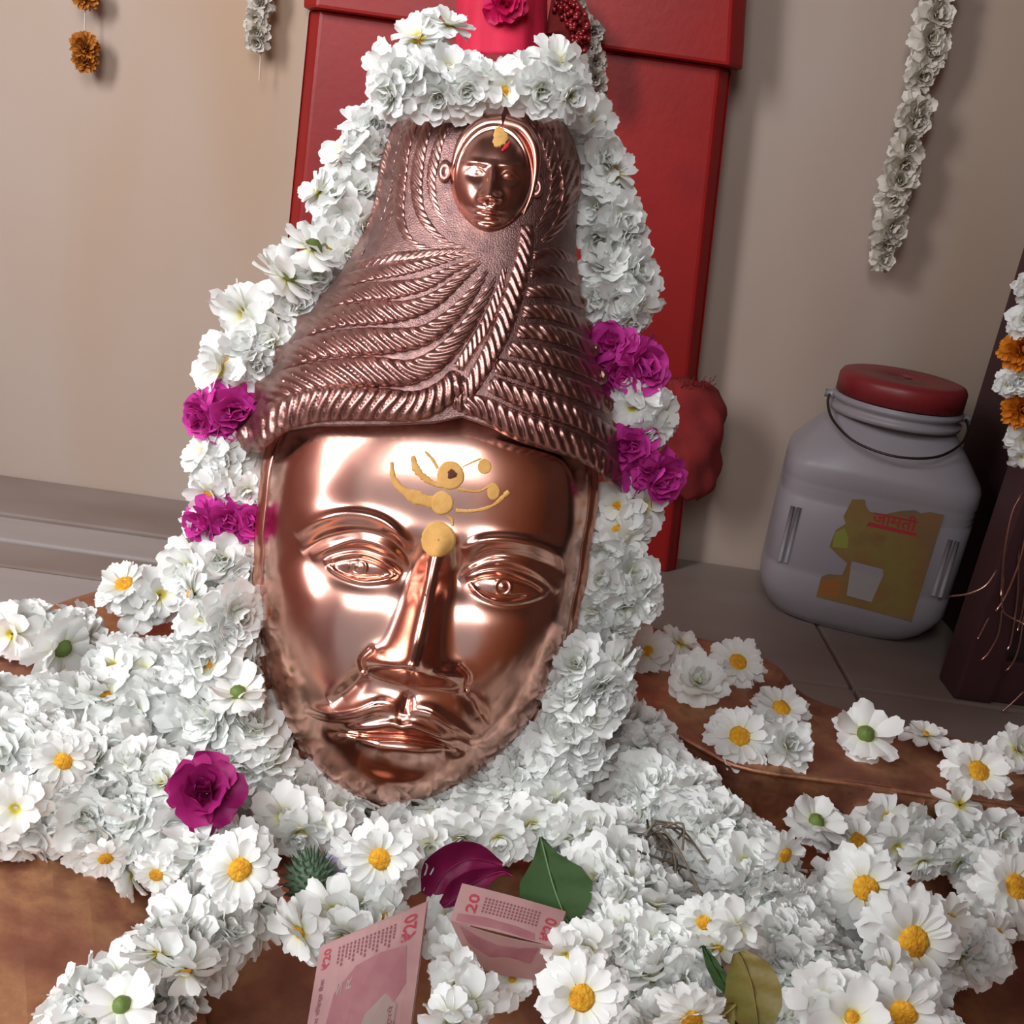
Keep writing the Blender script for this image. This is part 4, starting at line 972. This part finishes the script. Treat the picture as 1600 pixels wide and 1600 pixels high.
def print_rects(parent, f, rects, material, off=0.00025, name='printing'):
    V = []; F = []
    for (u0, v0, u1, v1) in rects:
        nn = 4; o = len(V)
        for i in range(nn):
            for j in range(2):
                V.append(f(u0 + (u1 - u0) * i / (nn - 1), v0 + (v1 - v0) * j, off))
        F += [tuple(o + x for x in q) for q in grid_faces(nn, 2)]
    return link_mesh(name, V, F, material, parent, smooth=False)
def print_poly(parent, f, pts, material, off=0.0002, name='printing'):
    n = len(pts); cu = sum(p[0] for p in pts) / n; cv = sum(p[1] for p in pts) / n
    V = [f(cu, cv, off)]
    for k in (0.5, 1.0):
        V += [f(cu + (u - cu) * k, cv + (v - cv) * k, off) for u, v in pts]
    F = [(0, 1 + i, 1 + (i + 1) % n) for i in range(n)] + [(1 + i, 1 + n + i, 1 + n + (i + 1) % n, 1 + (i + 1) % n) for i in range(n)]
    return link_mesh(name, V, F, material, parent, smooth=False)

d1 = 0.498
n1c = [P(500, 1480, d1), P(667, 1410, d1), G(622, 1755, .0025), G(448, 1795, .0025)]
note1 = thing('banknote', n1c[3], 'pink twenty rupee banknote leaning upright at the bottom centre', 'banknote', 'folded banknotes')
sh, f1_ = panel('paper', n1c, M['note'], note1, bow=0.003)
f1 = lambda u, v, off=0.0: f1_(u, v * 0.70, off)
_, f1b = panel('folded_back', [c + FWD * 0.0022 + RGT * 0.0006 for c in n1c], M['note'], note1, bow=0.002)
print_poly(note1, f1, [(.22, .40), (.40, .25), (.62, .22), (.86, .24), (.90, .5), (.78, .62), (.9, .85), (.80, 1), (.25, 1), (.16, .75)], M['note_wash'], name='pattern_wash')
print_poly(note1, f1, [(.55, .62), (.72, .52), (.84, .62), (.82, .86), (.80, .99), (.5, .99), (.48, .8)], M['note_pale'], 0.00026, name='watermark_patch')
rects = []
for rrow in range(13):
    v = 0.045 + rrow * 0.0132
for kcol in range(15):
    u = 0.20 + kcol * 0.037; hgt = 0.13 + 0.03 * math.sin(kcol * 2.1)
    for q in range(5): rects.append((u, .06 + q * hgt / 5, u + .017, .06 + q * hgt / 5 + hgt / 7))
print_rects(note1, f1, rects, M['note_ink2'], name='language_panel')
print_text(note1, f1, '₹20', .05, .19, .15, .075, M['note_ink'], name='numeral', rot=1)
print_text(note1, f1, '₹20', .80, .21, .17, .13, M['note_ink'], name='numeral', rot=1)
print_text(note1, f1, 'भारतीय रिज़र्व बैंक', .06, .72, .46, .055, M['note_ink2'], name='bank_lettering', rot=1)
print_text(note1, f1, 'बीस रुपये', .76, .92, .30, .06, M['note_ink2'], name='bank_lettering', rot=1)
for (u, v, du, dv, s) in ((.24, .42, .09, .05, 'S'), (.33, .40, .09, .05, 'R')):
    print_text(note1, f1, s, u, v, du, dv, M['note_pale'], 0.00032, name='ornament', rot=1)

d2 = 0.552
q = [P(722, 1380, d2), P(884, 1424, d2), P(868, 1480, d2 - 0.018), P(703, 1438, d2 - 0.018)]
q2 = [q[3], q[2], P(846, 1532, d2 - 0.006), P(738, 1512, d2 - 0.006)]
note2 = thing('banknote', q2[3], 'smaller folded pink twenty rupee banknote lying by the green leaf', 'banknote', 'folded banknotes')
sh2, f2 = panel('paper', q, M['note'], note2, bow=0.001)
sh3, f3 = panel('folded_front', q2, M['note'], note2, bow=0.002)
panel('folded_side', [q[1], P(886, 1430, d2 + .006), P(858, 1520, d2 + .004), q2[2]], M['note'], note2)
print_text(note2, f2, '20', .10, .70, .50, .10, M['note_ink'], name='numeral', rot=1)
print_text(note2, f2, '₹20', .83, .92, .62, .12, M['note_ink'], name='numeral', rot=1)
rects = []
for kcol in range(16):
    u = .25 + kcol * .034
    for qq in range(5): rects.append((u, .22 + qq * .085, u + .017, .22 + qq * .085 + .055))
print_rects(note2, f2, rects, M['note_ink2'], name='language_panel')
print_poly(note2, f2, [(.05, .78), (.3, .72), (.6, .74), (.78, .8), (.8, .98), (.05, .98)], M['note_wash'], name='pattern_wash')
print_poly(note2, f3, [(.08, .05), (.85, .1), (.8, .55), (.3, .6), (.1, .4)], M['note_wash'], name='pattern_wash')

# ------------------------------------------------------------------ white plastic jar
jb = G(1322, 985, FL); jb.z = FL + 0.0005
jb.y += 0.060; jb.x += 0.008
JD = depth(jb); JS = JD / FPX
jar = thing('plastic_jar', jb, 'white plastic jar with red screw lid and torn label on the floor', 'jar')
YAW = R_(-14)
def jar_pt(x, y, z): return jb + Vector((x * math.cos(YAW) - y * math.sin(YAW), x * math.sin(YAW) + y * math.cos(YAW), z))
HWJ = 0.118
prof = [(0.0, .68, 3.4), (.004, .76, 3.6), (.016, .86, 4), (.034, .95, 4.6), (.05, 1.0, 5), (.075, 1.0, 5), (.079, .985, 5), (.083, 1, 5), (.172, 1.0, 5), (.175, .982, 5), (.179, 1.0, 5), (.183, .982, 5), (.187, 1.0, 5), (.191, .985, 5), (.196, 1.0, 5), (.214, .995, 5), (.222, .97, 4.8), (.246, .82, 3.8), (.268, .67, 2.6), (.276, .625, 2), (.305, .615, 2)]
def sup(a, ex):
    c, s = math.cos(a), math.sin(a)
    return (math.copysign(abs(c) ** (2 / ex), c), math.copysign(abs(s) ** (2 / ex), s))
NJ = 72
V = []
for z, k, ex in prof:
    for i in range(NJ):
        c, s = sup(2 * math.pi * i / NJ, ex); V.append(jar_pt(c * HWJ * k, s * HWJ * k * .80, z))
F = grid_faces(len(prof), NJ, close_m=True); F.append(tuple(range(NJ))[::-1]); F.append(tuple((len(prof) - 1) * NJ + i for i in range(NJ)))
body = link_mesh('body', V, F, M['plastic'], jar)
def lathe(name, pr, material, parent, n=48, ridges=0):
    V = []
    for z, r_ in pr:
        for i in range(n):
            a = 2 * math.pi * i / n; rr = r_ * (1 + (0.012 if ridges and i % 2 else 0)); V.append(jar_pt(rr * math.cos(a), rr * math.sin(a), z))
    F = grid_faces(len(pr), n, close_m=True); F.append(tuple(range(n))[::-1]); F.append(tuple((len(pr) - 1) * n + i for i in range(n)))
    return link_mesh(name, V, F, material, parent)
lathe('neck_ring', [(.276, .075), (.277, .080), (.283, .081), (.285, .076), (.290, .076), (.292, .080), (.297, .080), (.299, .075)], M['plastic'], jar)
lathe('lid', [(.300, .071), (.3005, .0765), (.322, .0765), (.328, .073), (.330, .066), (.3285, .05), (.328, .01)], M['lid'], jar, 96, 1)
# grooved corner bars
for sx_ in (-1, 1):
    for o_ in (0, .008):
        tube('corner_rib', [jar_pt(sx_ * (HWJ * .83 - o_), -HWJ * .765, .085), jar_pt(sx_ * (HWJ * .83 - o_), -HWJ * .765, .16)], 0.0028, M['plastic'], jar, 8)
# wire handle hanging in front of the neck
hp = [(-.083, 0, .292), (-.084, -.03, .284), (-.074, -.062, .270), (-.046, -.092, .256), (0, -.104, .2505), (.046, -.092, .256), (.074, -.062, .270), (.084, -.03, .284), (.083, 0, .292)]
tube('wire_handle', [jar_pt(*p) for p in spline(hp, 40)], 0.0017, M['wire'], jar, 6)
for s in (-1, 1):
    tube('handle_lug', [jar_pt(s * .076, 0, .292), jar_pt(s * .089, 0, .292)], 0.005, M['plastic'], jar, 8)
# torn label on the front face
def lab_pt(x, z, off=0.0): return jar_pt(x, -HWJ * .80 - 0.0006 - off, z)
def flat(name, pts, material, off, parent, lbl=None):
    n = len(pts); V = [lab_pt(x, z, off) for x, z in pts]
    from mathutils.geometry import tessellate_polygon
    fs = [list(t) for t in tessellate_polygon([[Vector((x, z, 0)) for x, z in pts]])]; vv = V
    if (vv[fs[0][1]] - vv[fs[0][0]]).cross(vv[fs[0][2]] - vv[fs[0][0]]).dot(CAM - vv[0]) < 0: fs = [f[::-1] for f in fs]
    return link_mesh(name, vv, fs, material, parent, smooth=False)
# label measured on the photograph: x from -1 (left) to 1 (right), y 0 bottom to 1 top
def LB(u, v): return (-.044 + u * .118, .050 + v * .140)
lab = flat('label', [LB(*p) for p in [(0, 0), (1, -.02), (1, 1), (.86, 1), (.78, .97), (.72, .99), (.60, .96), (.45, .90), (.30, .89), (.25, .93), (.22, .99), (.10, .97), (.06, .80), (.10, .74), (.02, .66), (.0, .50), (.10, .44), (.22, .38), (.20, .26), (.06, .24), (0, .20)]], M['label'], 0.0, jar)
flat('label_printing', [LB(*p) for p in [(.02, .64), (.10, .70), (.16, .62), (.18, .52), (.03, .50)]], M['label_green'], .0003, lab)
flat('label_printing', [LB(*p) for p in [(.01, .02), (.22, .03), (.22, .2), (.02, .18)]], M['label_orange'], .0003, lab)
flat('label_printing', [LB(*p) for p in [(.30, .76), (.80, .76), (.80, .79), (.32, .80)]], M['label_red'], .0003, lab)
flat('printed_tumbler', [LB(*p) for p in [(.30, .08), (.56, .07), (.60, .36), (.26, .38)]], M['label_grey'], .0003, lab)
flat('printed_foam', [LB(*p) for p in [(.26, .34), (.60, .32), (.58, .40), (.26, .41)]], M['plastic'], .0005, lab)
a, fs, wd = text_tris('जामती')
V = [lab_pt(*LB(.34 + x / wd * .44, .80 + y * .135), .0004) for x, y in a]
if len(V): link_mesh('label_lettering', V, fs, M['label_red'], lab, smooth=False)

# ------------------------------------------------------------------ strings of flowers on the wall and cabinet
YG = YW - 0.03
def wall_at(px, py, y=YG): return GY(px, py, y)
def hang(name, label, pts, threadpts, y, cat='garland', group=None):
    t = thing(name, wall_at(*threadpts[0], y), label, cat, group)
    tube('thread', [wall_at(px, py, y + .004) for px, py in threadpts], 0.0009, M['string'], t, 5)
    for kind, px, py, r, dx, dy in pts:
        p = wall_at(px, py, y); put_flower(kind, p, r * depth(p) / FPX, cdir(dx, dy), t, parts=False)
    return t
hang('marigold_string', 'dried orange marigolds on a thread hanging on the wall at upper left', [('marigold_dry', 132, -8, 24, 0, .4), ('marigold_dry', 132, 72, 24, 0, .2), ('marigold_dry', 133, 94, 21, .1, .6)], [(134, -60), (133, 20), (132, 100)], YWL - .028)
hang('dried_garland', 'short string of dried white flowers on the wall left of the red pillar', [('dry', 408, 5, 22, .1, .3), ('dry', 401, 28, 22, -.2, .8), ('dry', 402, 48, 22, .2, .8), ('dry', 402, 66, 20, 0, .9), ('dry', 410, -20, 22, 0, .5)], [(412, -60), (404, 30), (407, 90), (405, 127)], YWL - .028)
wr = [(1470, -20, 34), (1462, 25, 34), (1452, 60, 32), (1452, 85, 32), (1440, 118, 30), (1432, 172, 32), (1430, 188, 32), (1418, 228, 28), (1412, 255, 32), (1404, 285, 32), (1395, 312, 28), (1392, 355, 32), (1385, 380, 26), (1380, 405, 22)]
hang('dried_garland', 'long string of dried white flowers hanging on the wall above the jar', [('dry', px, py, r, rng.uniform(-.4, .4), rng.uniform(.1, .9)) for px, py, r in wr], [(1480, -80), (1440, 130), (1410, 260), (1376, 420)], YW - .04)
yc = c0.y - .03
hang('marigold_garland', 'garland of orange marigolds and white flowers on the dark cabinet at right edge', [('pom', 1602, 500, 32, -.3, 0), ('marigold', 1598, 548, 38, -.3, 0), ('pom', 1592, 592, 30, -.4, .5), ('pom', 1575, 600, 24, -.5, .2), ('marigold', 1598, 640, 34, -.3, .1), ('loose', 1602, 685, 34, -.2, .4), ('loose', 1598, 712, 24, -.3, .6), ('pom', 1610, 450, 30, 0, 0)], [(1612, 380), (1602, 560), (1600, 720)], yc)
tn = thing('tinsel_tassel', wall_at(1590, 790, yc + .01), 'thin coppery tinsel threads dangling in front of the dark cabinet', 'tinsel')
for pts in ([(1598, 770), (1582, 800), (1570, 860), (1564, 930)], [(1604, 830), (1592, 880), (1572, 930), (1556, 955)], [(1558, 890), (1540, 915), (1512, 928), (1482, 932)], [(1592, 860), (1590, 930), (1580, 1000), (1574, 1015)], [(1568, 900), (1566, 950), (1580, 965), (1600, 975)],
            [(1566, 950), (1560, 990), (1545, 1020), (1532, 1032)], [(1600, 960), (1592, 1010), (1580, 1040), (1570, 1048)], [(1600, 1080), (1585, 1095), (1566, 1112)], [(1545, 965), (1535, 985), (1528, 998)], [(1604, 900), (1598, 950), (1590, 985)]):
    tube('tinsel_strand', [wall_at(px, py, yc + .012) for px, py in spline(pts, 14)], 0.0011, M['tinsel'], tn, 5)

# ------------------------------------------------------------------ cloths on the pillar
yp = pf - 0.045
rb = thing('red_cloth_bundle', wall_at(1085, 775, pf - .03), 'frayed dark red cloth bundle tied at the right side of the red pillar', 'cloth')
V = []; n1, n2 = 22, 28
ctr = [(1072, 596, 30), (1082, 612, 42), (1086, 640, 46), (1084, 680, 46), (1080, 720, 44), (1078, 752, 36), (1072, 776, 18)]
cs = spline(ctr, n1)
for i in range(n1):
    for j in range(n2):
        a = 2 * math.pi * j / n2; p = wall_at(cs[i][0], cs[i][1], pf - .02); rr = cs[i][2] * depth(p) / FPX * (1 + .10 * math.sin(3 * a + i * .5) + .06 * math.sin(7 * a - i * .8))
        V.append(p + Vector((math.cos(a) * rr, math.sin(a) * rr * .75, 0.003 * math.sin(5 * a))))
link_mesh('folded_cloth', V, grid_faces(n1, n2, close_m=True) + [tuple(range(n2)), tuple((n1 - 1) * n2 + j for j in range(n2))[::-1]], M['redcloth'], rb)
for i in range(26):
    a = wall_at(1050 + i * 2.3, 602 + rng.uniform(-3, 6), pf - .03 - rng.uniform(0, .02)); b = a + Vector((rng.uniform(-.006, .012), rng.uniform(-.004, .004), rng.uniform(.004, .014)))
    tube('frayed_thread', [a, (a + b) / 2 + Vector((.002, 0, 0)), b], 0.0006, M['redcloth'], rb, 4)
# crimson cloth with a rose on the crown
cc = thing('crimson_cloth', P(785, 70, DM + .03), 'bright crimson cloth folded above the flowers on the mask crown', 'cloth')
V = []; n1, n2 = 20, 34
for i in range(n1):
    py = -70 + i * (155 / (n1 - 1))
    for j in range(n2):
        a = 2 * math.pi * j / n2; fold = 1 + .05 * math.sin(6 * a + i * .15) + .04 * math.sin(11 * a)
        V.append(P(784 + 68 * math.cos(a) * fold, py, DM + .035 + 0.028 * math.sin(a) * fold))
link_mesh('folded_cloth', V, grid_faces(n1, n2, close_m=True) + [tuple(range(n2)), tuple((n1 - 1) * n2 + j for j in range(n2))[::-1]], M['crimson'], cc)
p = P(790, 5, DM + .0); o = put_flower('crimson', p, 34 * depth(p) / FPX, cdir(0, .2)); tag(o, 'deep pink rose pinned on the crimson cloth at the top', 'rose')
# dark red beaded trim and withered garland on the pillar
bt = thing('beaded_trim', P(878, 60, DM + .05), 'dark red beaded ornament beside the crimson cloth', 'ornament')
V = []; F = []
for i in range(120):
    t_ = rng.random(); a = R_(-75 + 130 * t_); rr = 52 + rng.uniform(-17, 17)
    p = P(852 + rr * math.cos(a), 52 + rr * math.sin(a), DM + .05 - rng.uniform(0, .012)); rad_ = 4.2 * depth(p) / FPX
    o0 = len(V)
    for z_, r_ in ((-1, .05), (-.6, .8), (0, 1), (.6, .8), (1, .05)):
        for kx in range(7): V.append(p + Vector((math.cos(kx * .898) * r_ * rad_, math.sin(kx * .898) * r_ * rad_, z_ * rad_)))
    F += [tuple(o0 + x for x in qd) for qd in grid_faces(5, 7, close_m=True)]
tag(link_mesh('beads', V, F, M['beads'], bt), kind='stuff')
V = []
for i in range(12):
    a = R_(-80 + 140 * i / 11)
    for j in range(5): V.append(P(852 + (2 + j * 17.5) * math.cos(a), 52 + (2 + j * 17.5) * math.sin(a), DM + .040 + .003 * j + .002 * math.sin(i)))
link_mesh('backing_cloth', V, grid_faces(12, 5), M['redcloth'], bt)
gr = [(898, 10, 20), (905, 35, 22), (925, 50, 22), (922, 75, 22), (930, 98, 22), (930, 122, 22), (932, 145, 20)]
hang('withered_garland', 'withered grey garland hanging down the red pillar beside the crown', [('grey', px, py, r, rng.uniform(-.3, .3), rng.uniform(.2, .9)) for px, py, r in gr], [(890, -40), (912, 40), (930, 100), (932, 160)], pf - .045)
